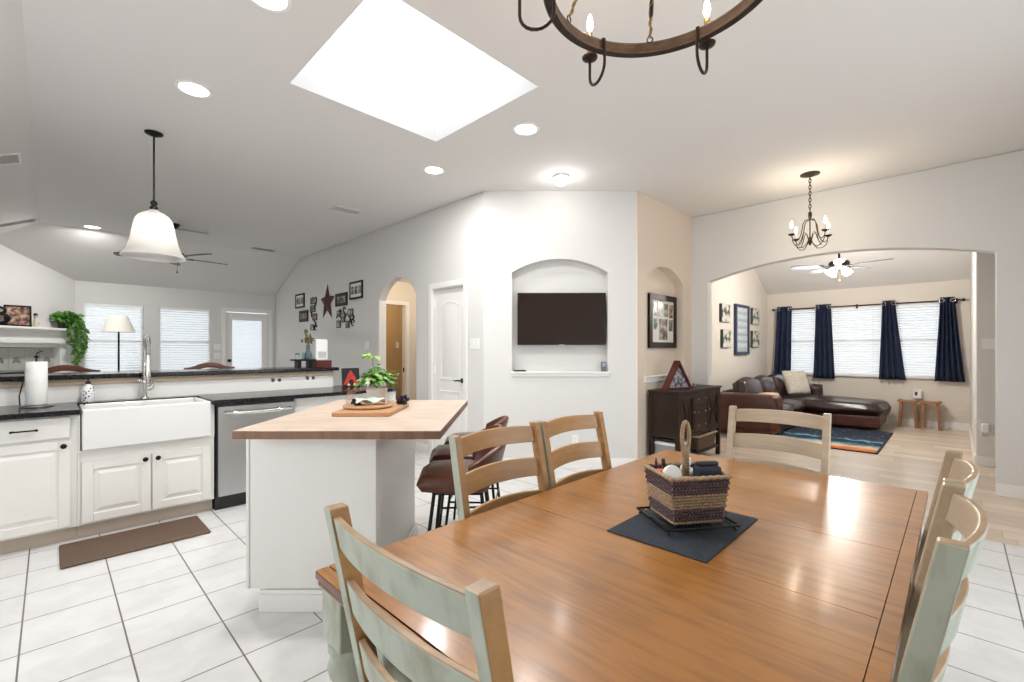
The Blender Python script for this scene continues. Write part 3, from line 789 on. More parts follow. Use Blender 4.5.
# things on the bar top -------------------------------------------------
t = thing('riser_stand', 'small black riser stand on the end of the bar top', 'stand', (1.92, 5.06, 1.112))
MB().box(-.11, -.07, .07, .11, .07, .09).build('top', BLACK, t, bevel=.003)
for x in (-.07, .05):
    MB().box(x, -.055, 0, x + .035, .055, .07).build('leg', BLACK, t, bevel=.003)
t = thing('candle_jar', 'small glass candle jar on the black riser stand', 'candle jar', (1.86, 5.05, 1.202))
MB().lathe([(0, 0), (.022, 0), (.022, .055), (.020, .055), (.020, .004), (0, .004)], 20).build('jar', CGLASS, t, smooth=40)
MB().lathe([(0, .0045), (.0195, .0045), (.0195, .03), (0, .03)], 20).build('wax', mat('wax', (.5, .48, .42), .5), t, smooth=40)
MB().lathe([(.0225, .05), (.0225, .062), (0, .062)], 20).build('lid', IRON, t, smooth=40)
t = thing('bottle', 'small teal glass bottle beside the flower vase on the riser', 'bottle', (1.915, 5.04, 1.202))
MB().lathe([(0, 0), (.014, 0), (.014, .05), (.007, .062), (.007, .075), (0, .075)], 16).build('glass_body', mat('teal_glass', (.10, .22, .21), .15), t, smooth=40)
t = thing('flower_vase', 'grey-blue vase of dried brown flowers on the black riser', 'vase', (1.975, 5.06, 1.202))
MB().lathe([(0, 0), (.034, 0), (.040, .02), (.038, .06), (.020, .09), (.018, .14), (.022, .15), (.018, .15), (.015, .135), (0, .13)], 24).build('vessel', mat('slate_glaze', (.10, .15, .18), .25, noise=(30, .4)), t, smooth=40)
b = MB(); l_ = MB()
for i in range(16):
    a = rnd.random() * 6.28; q = .02 + rnd.random() * .05; hh = .20 + rnd.random() * .13
    b.tube([(0, 0, .13), (q * .5 * math.cos(a), q * .5 * math.sin(a), .19), (q * math.cos(a), q * math.sin(a), hh)], .0025, 5)
    l_.ball((q * math.cos(a), q * math.sin(a), hh - .02), .013, 7, (.7, .7, 1.6))
b.build('stems', STEM, t); l_.build('flower_heads', mat('dried_flowers', (.16, .09, .035), .8, noise=(40, .6)), t, smooth=True)
t = thing('keepsake_box', 'dark cherry wooden box on the bar top under the white speaker', 'box', (2.115, 5.06, 1.112))
MB().box(-.085, -.085, 0, .085, .085, .055).build('body', MAHOG, t, bevel=.004); MB().box(-.088, -.088, .056, .088, .088, .072).build('lid', MAHOG, t, bevel=.004)
t = thing('speaker', 'white rounded box speaker standing on the dark wooden box', 'speaker', (2.105, 5.06, 1.184))
MB().box(-.065, -.055, 0, .065, .055, .235).build('housing', PLASTICW, t, bevel=.014, seg=4)
b = MB()
for i in range(8): b.box(-.045, -.0575, .03 + i * .009, .045, -.055, .035 + i * .009)
b.build('grille', mat('grey_grille', (.45, .45, .45), .5), t)

# at the end of the counter
FIRE = ramp_mat('red_painting', 'noise', 9, [(.35, (.012, .01, .012)), (.50, (.05, .008, .008)), (.55, (.50, .02, .012)), (.62, (.65, .06, .02)), (.72, (.80, .35, .08))], .35, (1, 1, .55))
t = thing('leaning_picture', 'small black picture with a red shape leaning at the counter end', 'picture', (2.295, 4.70, .90), R(-6))
MB().box(-.095, .0, .004, .095, .012, .205).build('canvas', mat('black_canvas', (.006, .006, .007), .7), t, rot=(R(-8), 0, 0))
b = MB(); b.prism([(-.085, .02), (-.035, .13), (0, .185), (.035, .13), (.085, .02), (.03, .035), (.015, .08), (-.015, .08), (-.03, .035)], -.004, .0)
b.build('painted_shape', mat('red_paint', (.60, .03, .02), .4, noise=(25, .6)), t, rot=(R(-8), 0, 0))
b = MB(); b.ball((-.03, -.004, .022), .018, 10, (1, .25, .8)); b.ball((.035, -.004, .022), .018, 10, (1, .25, .8)); b.build('painted_spot', mat('cream_paint', (.75, .50, .22), .5), t, smooth=True)
MB().box(-.103, -.03, 0, .103, .02, .006).build('stand_foot', BLACK, t)
def leaves(b, c, n, spread, size, up=.6, seed=1, droop=.2):
    r = random.Random(seed)
    for i in range(n):
        a = r.random() * 6.283; e = r.random()
        d = Vector((math.cos(a), math.sin(a), 0)); p = Vector(c) + d * spread * e + Vector((0, 0, up * (1 - e * .7) * (.4 + .6 * r.random())))
        L_ = size * (.6 + .6 * r.random()); wv = L_ * .36
        tdir = (d + Vector((r.uniform(-.5, .5), r.uniform(-.5, .5), r.uniform(-.7, .6)))).normalized()
        side = tdir.cross(Vector((0, 0, 1))).normalized() * wv; up_ = Vector((0, 0, L_ * .1))
        q = [p, p + tdir * L_ * .3 + side, p + tdir * L_ * .7 + side * .8 - up_ * .5, p + tdir * L_ - up_ * 2 * droop * 5, p + tdir * L_ * .7 - side * .8 - up_ * .5, p + tdir * L_ * .3 - side]
        m1 = b.v(p + tdir * L_ * .5 + up_ * .8)
        V_ = [b.v(x) for x in q]
        for j in range(6): b.f([V_[j], V_[(j + 1) % 6], m1])
t = thing('potted_herb', 'tiny potted green plant beside the red picture', 'plant', (2.475, 4.76, .90))
MB().lathe([(0, 0), (.028, 0), (.034, .06), (.030, .06), (.028, .05), (0, .05)], 18).build('pot', mat('grey_pot', (.35, .34, .33), .6), t, smooth=40)
b = MB(); leaves(b, (0, 0, .06), 60, .045, .035, .09, 5); b.build('foliage', LEAFDK, t)

# ================================================================== ISLAND
t = thing('kitchen_island', 'white kitchen island with thick butcher block top', 'island', diag(0, 0), DIAG)
# local x = across (l), local y = away from camera (k)
b = MB(); b.box(-1.23, 2.262, .10, -.673, 3.14, .884)
b.box(-1.312, 2.245, .118, -.673, 2.262, .884); b.box(-1.312, 2.262, .118, -1.23, 3.14, .884)
b.build('body', CAB, t, bevel=.003)
MB().box(-1.316, 2.240, .118, -1.300, 2.2445, .884).build('corner_stile', CAB, t, bevel=.003)
MB().box(-1.24, 2.262, 0, -.675, 3.12, .10).build('plinth', CAB, t)
b = MB(); b.box(-1.256, 2.243, 0, -.660, 2.262, .085); b.box(-1.254, 2.248, .085, -.664, 2.262, .108); b.box(-.673, 2.243, 0, -.655, 3.15, .085); b.box(-.673, 2.25, .085, -.660, 3.145, .108)
b.build('baseboard', WHITE, t, bevel=.004)
b = MB(); b.box(-1.30, 2.10, .885, -.332, 3.40, .925)
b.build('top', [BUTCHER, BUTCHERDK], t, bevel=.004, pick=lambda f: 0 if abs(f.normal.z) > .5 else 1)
IZ = .925
# cutting board with cheese dome, napkin
tag(MB().box(-1.015, 2.545, IZ, -.687, 3.02, IZ + .024).build('cutting_board', BOARDW, None, bevel=.005, rot=(0, 0, DIAG)),
    'brown wooden cutting board lying on the island top', 'cutting board')
BZ = IZ + .024
t = thing('cheese_dome', 'clear glass cake dome over a round wooden plate on the cutting board', 'cake dome', diag(2.78, -.885, BZ))
MB().lathe([(0, 0), (.138, 0), (.147, .006), (.147, .014), (.138, .018), (0, .018)], 48).build('wooden_plate', BOARDW, t, smooth=40)
prof = [(.128, .019), (.128, .06), (.122, .088), (.105, .106), (.075, .118), (.02, .124), (.006, .125), (.004, .128)]
MB().lathe(prof, 48, cap=False).build('glass_cover', CGLASS, t, smooth=50)
b = MB(); b.lathe([(.006, .127), (.005, .134), (.013, .142), (.013, .152), (.006, .158), (0, .158)], 18); b.build('knob', mat('white_knob', (.7, .7, .7), .2), t, smooth=50)
NAP = ramp_mat('printed_napkin', 'voronoi', 28, [(0, (.25, .50, .46)), (.25, (.40, .60, .55)), (.36, (.62, .62, .54)), (.7, (.64, .62, .54)), (1, (.70, .50, .30))], .7)
b = MB(); b.M = Matrix.Translation((.02, -.01, .022)) @ Matrix.Rotation(R(20), 4, 'Z')
def nf(u, v): 
    x = (u - .5) * .17; y = (v - .5) * .10
    return (x, y, .012 + .018 * math.sin(u * 5 + v * 2) ** 2 + .008 * math.sin(v * 9))
b.grid(nf, 14, 10)
tag(b.build('folded_napkin', NAP, None, loc=diag(2.78, -.885, BZ), rot=(0, 0, DIAG), solid=.003), 'printed teal and cream paper napkin under the glass dome', 'napkin')
for i, (dk, dl, lab) in enumerate([(.02, -.09, 'small dark round weight at the edge of the plate under the dome'), (-.05, -.045, 'small dark ornament beside the napkin under the dome')]):
    b = MB(); b.lathe([(0, 0), (.02, 0), (.022, .008), (.014, .018), (.014, .03), (0, .034)], 14)
    tag(b.build('ornament', IRON, None, loc=diag(2.78 + dk, -.885 + dl, BZ + .018), smooth=50), lab, 'ornament')
b = MB()
for i in range(9):
    a = i * 2.4; q = .018 * (i % 3); b.ball((q * math.cos(a), q * math.sin(a), .016 + .016 * (i // 3)), .016, 12)
tag(b.build('grapes', mat('dark_grapes', (.010, .010, .022), .25), None, loc=diag(2.93, -.715, BZ), smooth=True), 'cluster of dark grapes by the glass dome on the board', 'grapes')
# potted plant on the island
t = thing('potted_plant', 'leafy green plant in a ribbed white pot on the island', 'plant', diag(3.20, -.955, IZ))
b = MB(); n = 32
def pf(u, v):
    a = 2 * PI * u; r = (.055 + .017 * v) * (1 + .02 * math.cos(16 * a)); return (r * math.cos(a), r * math.sin(a), .10 * v)
b.grid(pf, 64, 6, True); b.lathe([(0, 0), (.054, 0)], 32, cap=False); b.lathe([(.073, .10), (.073, .108), (.066, .108), (.064, .095), (.0, .095)], 32, cap=False)
b.build('pot', mat('pale_zinc_pot', (.62, .61, .57), .5), t, smooth=60)
MB().lathe([(0, .096), (.063, .096)], 24, cap=False).build('soil', SOIL, t)
b = MB(); leaves(b, (0, 0, .12), 120, .095, .06, .15, 3); b.build('foliage', LEAF, t)
b = MB(); leaves(b, (.0, 0, .14), 45, .10, .055, .14, 8); b.build('pale_foliage', LEAFLIGHT, t)
b = MB(); b.tube([(0, 0, .1), (-.01, 0, .2), (-.03, 0, .28), (-.03, 0, .34)], .003, 6); b.tube([(0, 0, .1), (.06, 0, .2), (.13, .02, .22), (.17, .02, .215)], .003, 6)
for i in range(10):
    a = i * .63; b.tube([(0, 0, .1), (.04 * math.cos(a), .04 * math.sin(a), .17), (.1 * math.cos(a), .1 * math.sin(a), .20)], .002, 5)
b.build('stems', STEM, t, smooth=True)
b = MB(); leaves(b, (-.04, 0, .33), 9, .05, .06, .02, 4); leaves(b, (-.12, 0, .34), 3, .03, .05, .01, 6); leaves(b, (.16, .02, .19), 5, .03, .06, .01, 9); b.build('top_leaves', LEAFLIGHT, t)

def cushion(b, x0, y0, z0, x1, y1, z1, puff=.03, n=8):
    def s1(u): return u * u * (3 - 2 * u)
    cx_, cy_, cz_ = (x0 + x1) / 2, (y0 + y1) / 2, (z0 + z1) / 2
    hx, hy, hz = (x1 - x0) / 2, (y1 - y0) / 2, (z1 - z0) / 2
    vs = {}
    def P(i, j, k):
        key = (i, j, k)
        if key not in vs:
            x, y, z = 2 * i / n - 1, 2 * j / n - 1, 2 * k / n - 1
            r = 1 - .10 * (abs(x * y * z)) ** .8 - .03 * (abs(x * y) + abs(y * z) + abs(x * z)) / 3
            px = x * hx * r + math.copysign(puff, x) * (1 - y * y) * (1 - z * z) * (abs(x) == 1)
            py = y * hy * r + math.copysign(puff, y) * (1 - x * x) * (1 - z * z) * (abs(y) == 1)
            pz = z * hz * r + math.copysign(puff, z) * (1 - y * y) * (1 - x * x) * (abs(z) == 1)
            vs[key] = b.v((cx_ + px, cy_ + py, cz_ + pz))
        return vs[key]
    for i in range(n):
        for j in range(n):
            b.f([P(i, j, 0), P(i, j + 1, 0), P(i + 1, j + 1, 0), P(i + 1, j, 0)]); b.f([P(i, j, n), P(i + 1, j, n), P(i + 1, j + 1, n), P(i, j + 1, n)])
            b.f([P(i, 0, j), P(i + 1, 0, j), P(i + 1, 0, j + 1), P(i, 0, j + 1)]); b.f([P(i, n, j), P(i, n, j + 1), P(i + 1, n, j + 1), P(i + 1, n, j)])
            b.f([P(0, i, j), P(0, i, j + 1), P(0, i + 1, j + 1), P(0, i + 1, j)]); b.f([P(n, i, j), P(n, i + 1, j), P(n, i + 1, j + 1), P(n, i, j + 1)])
    return b

# bar stools on the far side of the overhang
def stool(label, k, l, turn=0, group='leather bar stools along the island'):
    t = thing('bar_stool', label, 'bar stool', diag(k, l, 0), DIAG + R(turn), group)
    # local -x looks to the island, shell seat
    b = MB(); cushion(b, -.20, -.185, .585, .17, .185, .675, .014, 10); b.build('seat', STOOLLEA, t, smooth=True)
    def cr(u, v):
        a = R(-78 + 156 * v); up_ = .62 + (.20 - .09 * abs(2 * v - 1) ** 2.2) * u
        r_ = .19 + .03 * u
        return (-.005 + (r_ + .02 * u) * math.cos(a) ** .8 if math.cos(a) > 0 else 0, r_ * math.sin(a), up_)
    b = MB(); b.grid(cr, 10, 22); b.build('backrest', STOOLLEA, t, smooth=True, solid=.03, bevel=.01, seg=3)
    b = MB(); b.box(-.13, -.13, .565, .13, .13, .584); b.build('seat_pan', BLACK, t, bevel=.004)
    for sx in (-1, 1):
        for sy in (-1, 1):
            MB().tube([(sx * .12, sy * .12, .575), (sx * .185, sy * .19, .0)], .0095, 10).build('leg', BLACK, t, smooth=40)
    b = MB(); q = lambda z: .12 + .07 * (.60 - z) / .60
    b.tube([(-q(.25), -q(.25), .25), (q(.25), -q(.25), .25), (q(.25), q(.25), .25), (-q(.25), q(.25), .25)], .007, 8, closed=True)
    b.build('footrest', BLACK, t, smooth=40)
stool('brown leather bar stool, nearest the dining table of the island row', 2.42, -.275)
stool('brown leather bar stool, middle one of the island row', 2.86, -.30, 4)
stool('brown leather bar stool, furthest from the dining table in the island row', 3.28, -.27, -3)

# ================================================================== DINING TABLE
TX0, TX1, TY0, TY1, TZ = .455, 2.345, .077, 1.124, .76
t = thing('dining_table', 'large farmhouse dining table with glossy honey wood top and sage turned legs', 'table', (0, 0, 0))
b = MB()
def tb(x0, y0, x1, y1): b.box(x0, y0, TZ - .022, x1, y1, TZ)
g_ = .0007
S1, S2 = 1.165, 1.592
for a, c_ in ((.490, S1), (S1, S2), (S2, TX1)): tb(a + g_, .109, c_ - g_, TY1 - g_)
for a, c_ in ((.490, 1.05), (1.05, 1.77), (1.77, TX1)): tb(a + g_, TY0, c_ - g_, .109 - g_ * 2)
b.build('tabletop', [TABLE, TABLEDK], t, bevel=.0004, pick=lambda f: 0 if abs(f.normal.z) > .5 else 1)
b = MB(); b.box(TX0, TY0, TZ - .022, .490 - g_ * 2, TY1, TZ)
b.build('breadboard_end', [TABLE, TABLEDK], t, bevel=.004, pick=lambda f: 0 if abs(f.normal.z) > .5 else 1)
MB().box(TX0 + .004, TY0 + .004, TZ - .038, TX1 - .004, TY1 - .004, TZ - .0225).build('edge_band', TABLEDK, t, bevel=.005)
AP = .035
for nm, q in (('apron', (TX0 + AP, TY0 + AP, TX1 - AP, TY0 + AP + .025)), ('apron', (TX0 + AP, TY1 - AP - .025, TX1 - AP, TY1 - AP)),
              ('apron', (TX0 + AP, TY0 + AP, TX0 + AP + .025, TY1 - AP)), ('apron', (TX1 - AP - .025, TY0 + AP, TX1 - AP, TY1 - AP))):
    MB().box(q[0], q[1], TZ - .13, q[2], q[3], TZ - .039).build(nm, GREENPAINT, t, bevel=.003)
legp = [(.038, 0), (.045, .02), (.038, .05), (.030, .08), (.036, .11), (.055, .17), (.062, .25), (.055, .34), (.042, .41), (.038, .46), (.038, .50), (.050, .515), (.054, .535), (.048, .555), (.046, .565), (.053, .575), (.053, .594)]
for x in (TX0 + .062, TX1 - .062):
    for y in (TY0 + .062, TY1 - .062):
        b = MB(); b.lathe(legp, 28, (x, y, 0)); b.box(x - .05, y - .05, .595, x + .05, y + .05, TZ - .0385)
        b.build('leg', GREENPAINT, t, smooth=35, bevel=.004)

# ladder-back chairs: local +y looks to the table
def make_chair(label, front, back, top, loc, rz, group, bulge=.034, bare_sides=False):
    t = thing('dining_chair', label, 'chair', loc, rz, group)
    W = .225; LEAN = .105
    def yb(z): return -LEAN * (z - .46) / .54 if z > .46 else -.035 * (.46 - z) / .46
    paint = lambda f: 1 if f.normal.z > .75 else (0 if f.normal.y > .5 or (abs(f.normal.x) > .7 and False) else 2)
    mats = [front, top, back]
    for s in (-1, 1):
        b = MB(); zs = [0, .25, .46, .60, .80, .98, 1.0]; xo = s * (W - .0145)
        rings = []
        for z in zs:
            y = yb(z); hw = .0145; hd = .019 if z > .3 else .016
            rings.append([b.v((xo + dx * hw, y + dy * hd + 0, z)) for dx, dy in ((-1, -1), (1, -1), (1, 1), (-1, 1))])
        for A, B in zip(rings, rings[1:]):
            for i in range(4): b.f([A[i], A[(i + 1) % 4], B[(i + 1) % 4], B[i]])
        b.f(rings[0][::-1]); b.f(rings[-1])
        inner = -s
        b.build('rear_leg', mats, t, bevel=.003, pick=lambda f, inner=inner: 1 if f.normal.z > .75 else (0 if (f.normal.y > .5 or f.normal.x * inner > .7 or (bare_sides and abs(f.normal.x) > .7)) else 2))
        b = MB(); xo2 = s * (W - .005)
        b.hexa([(xo2 - .016, .355, 0), (xo2 + .016, .355, 0), (xo2 + .016, .387, 0), (xo2 - .016, .387, 0)], [(xo2 - .021, .35, .44), (xo2 + .021, .35, .44), (xo2 + .021, .392, .44), (xo2 - .021, .392, .44)])
        b.build('front_leg', back, t, bevel=.003)
        MB().box(xo2 - .01, .0, .19, xo2 + .01, .36, .22).build('side_stretcher', back, t, bevel=.003)
        MB().box(xo2 - .01, .015, .375, xo2 + .01, .35, .44).build('side_rail', back, t, bevel=.002)
    for zc, hs in ((.953, .032), (.823, .0355), (.695, .0355)):
        b = MB(); n = 18; hw = W - .0285
        rings = []
        for i in range(n + 1):
            x = -hw + 2 * hw * i / n; q = 1 - (x / hw) ** 2
            y = yb(zc) - bulge * q; zt = hs + .008 * q; zb = -hs + .005 * q; th = .0075
            rings.append([b.v((x, y - th + (-.0) , zc + zb)), b.v((x, y + th, zc + zb)), b.v((x, y + th - LEAN / .54 * .07, zc + zt)), b.v((x, y - th - LEAN / .54 * .07, zc + zt))])
        for A, B in zip(rings, rings[1:]):
            for i in range(4): b.f([A[i], A[(i + 1) % 4], B[(i + 1) % 4], B[i]])
        b.f(rings[0][::-1]); b.f(rings[-1])
        b.build('back_slat', mats, t, bevel=.0035, pick=paint, smooth=30)
    b = MB(); b.prism([(-W + .01, -.005), (W - .01, -.005), (W + .02, .40), (-W - .02, .40)], .441, .468, 'xy'); b.build('seat', front, t, bevel=.008, seg=3)
    MB().box(-W + .03, .352, .375, W - .03, .372, .44).build('front_rail', back, t, bevel=.002)
    MB().box(-W + .03, -.012, .375, W - .035, .01, .44).build('rear_rail', back, t, bevel=.002)
    return t
PALE_EDGE = mat('pale_chair_edge', (.66, .60, .51), .35, noise=(12, .25))
make_chair('sage green ladder-back chair with worn edges at the table end closest to the kitchen island', HONEY, GREENPAINT, WORN, (.490, .642, 0), R(-90), None, .026, True)
make_chair('honey wood ladder-back chair with its back just before the bar stools', HONEY, GREENPAINT, HONEY, (1.203, 1.15, 0), R(180), 'ladder-back dining chairs')
make_chair('honey wood ladder-back chair standing before the blank television wall', HONEY, GREENPAINT, HONEY, (1.663, 1.145, 0), R(180), 'ladder-back dining chairs')
make_chair('pale wood ladder-back chair at the table end closest to the brown sofa', PALE, PALE, PALE, (2.462, .645, 0), R(90), 'ladder-back dining chairs')
make_chair('grey-green ladder-back chair with wood top rail along the open tile side, closer to the camera', PALE, GREENPAINT, WORN, (1.20, .108, 0), 0, 'ladder-back dining chairs')
make_chair('grey-green ladder-back chair along the open tile side, further down the table', PALE, GREENPAINT, WORN, (1.668, .108, 0), 0, 'ladder-back dining chairs')

# placemat, trivet, wicker caddy -----------------------------------------
tag(MB().box(-.2075, -.146, 0, .2075, .146, .004).build('placemat', NAVYMAT, None, loc=(1.368, .597, TZ), bevel=.001), 'navy woven placemat in the middle of the dining table', 'placemat')
CA = R(-35.5); CX, CY = 1.385, .602
t = thing('wire_trivet', 'low black wire rack between the placemat and the wicker caddy', 'trivet', (CX, CY, TZ + .004), CA)
b = MB(); b.tube([(-.115, -.095, .018), (.115, -.095, .018), (.115, .095, .018), (-.115, .095, .018)], .004, 6, closed=True)
for i in range(7): b.tube([(-.10 + i * .033, -.095, .018), (-.10 + i * .033, .095, .018)], .002, 5)
b.build('rack', BLACK, t, smooth=40)
for x in (-.1, .1):
    for y in (-.085, .085):
        MB().tube([(x, y, .016), (x * 1.08, y * 1.1, .003)], .0035, 6).build('foot', BLACK, t)
for s in (-1, 1):
    MB().tube([(s * .115, -.03, .018), (s * .128, -.02, .03), (s * .128, .02, .03), (s * .115, .03, .018)], .003, 6).build('handle', BLACK, t, smooth=40)
CZ = TZ + .004 + .022
WN = mat('natural_seagrass', (.47, .33, .20), .75, noise=(120, .45)); WP = mat('plum_seagrass', (.115, .070, .085), .7, noise=(120, .5))
t = thing('wicker_caddy', 'plum and natural wicker caddy with a wrapped handle on the placemat', 'basket', (CX, CY, CZ), CA)
def weave(b, hx, hy, z, ph, r=.0045, amp=.0032, per=.0115):
    P_ = []; per_ = 2 * (hx * 2 + hy * 2)
    corners = [(-hx, -hy), (hx, -hy), (hx, hy), (-hx, hy)]
    for e in range(4):
        a = Vector((*corners[e], 0)); c_ = Vector((*corners[(e + 1) % 4], 0)); d = c_ - a; n = int(d.length / per * 2); nr = Vector((d.y, -d.x, 0)).normalized()
        for i in range(n):
            P_.append(a + d * (i / n) + nr * amp * (1 if (i + ph) % 2 else -1) + Vector((0, 0, z)))
    b.tube(P_, r, 5, closed=True)
b = MB(); NR = 16; HB = .132
for i in range(NR):
    z = .005 + HB * i / (NR - 1); k = i / (NR - 1); hx = .078 + .014 * k; hy = .070 + .012 * k
    b.mi = 1 if (k < .28 or k > .62) and i < NR - 1 and i > 0 else 0
    weave(b, hx, hy, z, i)
b.build('woven_wall', [WN, WP], t, smooth=True)
b = MB()
for i in range(17):
    for s in (-1, 1):
        x = -.078 + .156 * i / 16; b.tube([(x, s * .070, 0), (x * 1.18, s * .082, HB)], .002, 4)
        y = -.070 + .140 * i / 16; b.tube([(s * .078, y, 0), (s * .092, y * 1.17, HB)], .002, 4)
b.build('warp_stakes', WN, t)
b = MB(); Pn = []
for e, (a, c_) in enumerate([((-.094, -.084), (.094, -.084)), ((.094, -.084), (.094, .084)), ((.094, .084), (-.094, .084)), ((-.094, .084), (-.094, -.084))]):
    for i in range(24): u = i / 24; Pn.append((a[0] + (c_[0] - a[0]) * u, a[1] + (c_[1] - a[1]) * u, HB + .006 + .0018 * math.sin(i * 2.1)))
b.tube(Pn, .0065, 6, closed=True); b.build('rim', WN, t, smooth=True)
b = MB(); b.box(-.07, -.062, .001, .07, .062, .006); b.build('bottom', WN, t)
b = MB(); b.box(-.004, -.064, .006, .004, .064, .118); b.box(-.072, -.004, .006, .072, .004, .118); b.build('divider', mat('seagrass_divider', (.40, .26, .15), .8, bump=(160, .8)), t)
hp = [(0, 0, .10), (0, 0, .20)] + [(0, .024 * math.sin(a) * 1.0, .245 - .045 * math.cos(a) ) for a in [PI * 2 * i / 20 for i in range(21)]]
b = MB(); b.tube(hp[:2], .009, 8); b.M = Matrix.Rotation(R(8), 4, 'Z'); b.tube([(.0 + .013 * math.sin(2 * PI * i / 24), 0, .245 - .045 * math.cos(2 * PI * i / 24)) for i in range(24)], .0065, 7, closed=True)
b.M = Matrix.Identity(4)
hx = []
for i in range(150):
    z = .10 + .10 * i / 150; a = i * .75; hx.append((.0095 * math.cos(a), .0095 * math.sin(a), z))
b.tube(hx, .0028, 4); b.build('handle', WN, t, smooth=True)
Mc = Matrix.Translation((CX, CY, CZ)) @ Matrix.Rotation(CA, 4, 'Z')
def inb(x, y, z): p = Mc @ Vector((x, y, z)); return (p.x, p.y, p.z)
t = thing('lotion_jar', 'round white lid of a jar in the wicker caddy', 'jar', inb(-.058, -.020, .008), CA)
b = MB(); b.lathe([(0, 0), (.022, 0), (.022, .085), (.018, .095), (0, .095)], 24); b.build('jar_body', PLASTICW, t, smooth=40)
b = MB(); b.M = Matrix.Translation((0, -.002, .128)) @ Matrix.Rotation(R(62), 4, 'X'); b.lathe([(0, -.012), (.026, -.012), (.027, -.008), (.027, .008), (.024, .012), (.014, .010), (0, .012)], 28); b.build('lid', PLASTICW, t, smooth=40)
t = thing('marker', 'orange capped marker beside the round white lid in the caddy', 'marker', inb(-.074, .018, .008), CA)
MB().cyl((0, 0, 0), (-.004, -.004, .09), .007).build('barrel', PLASTICW, t, smooth=40); MB().cyl((-.004, -.004, .09), (-.006, -.008, .135), .011).build('cap', mat('orange_plastic', (.75, .16, .03), .4), t, smooth=40)
t = thing('pencil', 'purple pencil standing in the wicker caddy', 'pencil', inb(-.068, .05, .008), CA)
MB().cyl((0, 0, 0), (.002, .012, .150), .004, 6).build('shaft', mat('purple_paint', (.09, .03, .12), .4), t); MB().cyl((.002, .012, .150), (.002, .013, .158), .002, 6).build('tip', BLACK, t)
t = thing('pen', 'black ballpoint pen leaning out of the wicker caddy', 'pen', inb(-.030, .052, .008), CA)
b = MB(); b.cyl((0, 0, 0), (-.010, .012, .155), .0055, 10); b.build('barrel', PLASTICB, t, smooth=40); MB().box(-.018, .006, .115, -.014, .010, .155).build('clip', CHROME, t)
b = MB(); b.lathe([(0, 0), (.022, 0), (.024, .02), (.024, .09), (.018, .12), (.008, .135), (0, .137)], 20)
t = thing('blue_bottle', 'pale blue translucent bottle behind the caddy handle', 'bottle', inb(.035, .05, .008), CA)
b.build('body', mat('pale_blue_plastic', (.38, .50, .68), .3), t, smooth=40)
b = MB(); b.lathe([(0, 0), (.013, 0), (.013, .02), (0, .022)], 16, (0, 0, .137)); b.build('cap', PLASTICW, t, smooth=40)
b = MB()
for i in range(5): b.ball((.012 * math.cos(i * 1.3), .012 * math.sin(i * 1.3), .11 + .010 * (i % 3)), .017, 9, (1, 1, .8))
b.box(-.014, -.014, 0, .014, .014, .11)
tag(b.build('tissue_bundle', PLASTICW, None, loc=inb(.026, .022, .008), rot=(0, 0, CA), smooth=50), 'crumpled white tissue beside the navy case in the caddy', 'tissue')
t = thing('zip_case', 'navy zip case standing in the wicker caddy', 'case', inb(.050, -.036, .008), CA)
b = MB(); b.box(-.038, -.024, 0, .038, .024, .155); b.build('pouch', mat('navy_fabric', (.012, .018, .034), .75, bump=(200, .4)), t, bevel=.012, seg=4)
b = MB(); b.box(-.034, -.012, .154, .034, .012, .166); b.build('flap', mat('black_fabric', (.008, .009, .012), .6), t, bevel=.006, seg=3)
t = thing('folded_cards', 'small stack of cream cards in the wicker caddy', 'cards', inb(-.044, -.058, .008), CA)
b = MB()
for i in range(6): b.box(-.026, -.010 + i * .0035, 0, .026, -.0078 + i * .0035, .125 + .002 * (i % 2))
b.build('card_stack', mat('cream_card', (.62, .55, .42), .8), t)

# ================================================================== TELEVISION WALL
TVR = R(-45.56)
TVM = Matrix.Translation((3.343, 3.712, 0)) @ Matrix.Rotation(TVR, 4, 'Z')
def tvp(x, y, z): p = TVM @ Vector((x, y, z)); return (p.x, p.y, p.z)
t = thing('tv', 'wide black television mounted in the arched wall niche', 'television', tvp(.858, 0, 1.645), TVR)
MB().box(-.49, .022, -.29, .49, .055, .288).build('housing', PLASTICB, t, bevel=.006)
MB().box(-.482, .019, -.276, .482, .0225, .281).build('screen', TVSCREEN, t)
MB().box(-.03, .017, -.290, .03, .022, -.282).build('badge', STEEL, t)
MB().box(-.14, .055, -.12, .14, .12, .12).build('wall_mount', BLACK, t)
t = thing('remote_control', 'black remote lying at one end of the niche ledge under the television', 'remote', tvp(.40, .02, 1.063), TVR)
MB().box(-.075, -.018, 0, .065, .018, .016).build('body', PLASTICB, t, bevel=.005)
b = MB()
for i in range(6): b.box(-.055 + i * .018, -.008, .016, -.045 + i * .018, .008, .0185)
b.build('buttons', mat('grey_rubber', (.2, .2, .2), .6), t)
t = thing('display_clock', 'small dark display gadget at one end of the niche ledge under the television', 'clock', tvp(1.325, .03, 1.063), TVR)
b = MB(); b.box(-.028, -.008, 0, .028, .022, .105); b.build('body', mat('slate_plastic', (.10, .12, .15), .4), t, bevel=.006)
MB().box(-.02, -.0095, .055, .02, -.008, .095).build('display', mat('grey_display', (.28, .32, .38), .3), t)

# ================================================================== STAR WALL
def onstar(y, z): return (XS, y, z)
t = thing('wall_star', 'large rust-brown metal five-pointed star on the wall', 'wall star', (XS - .004, 7.715, 2.14), R(-90))
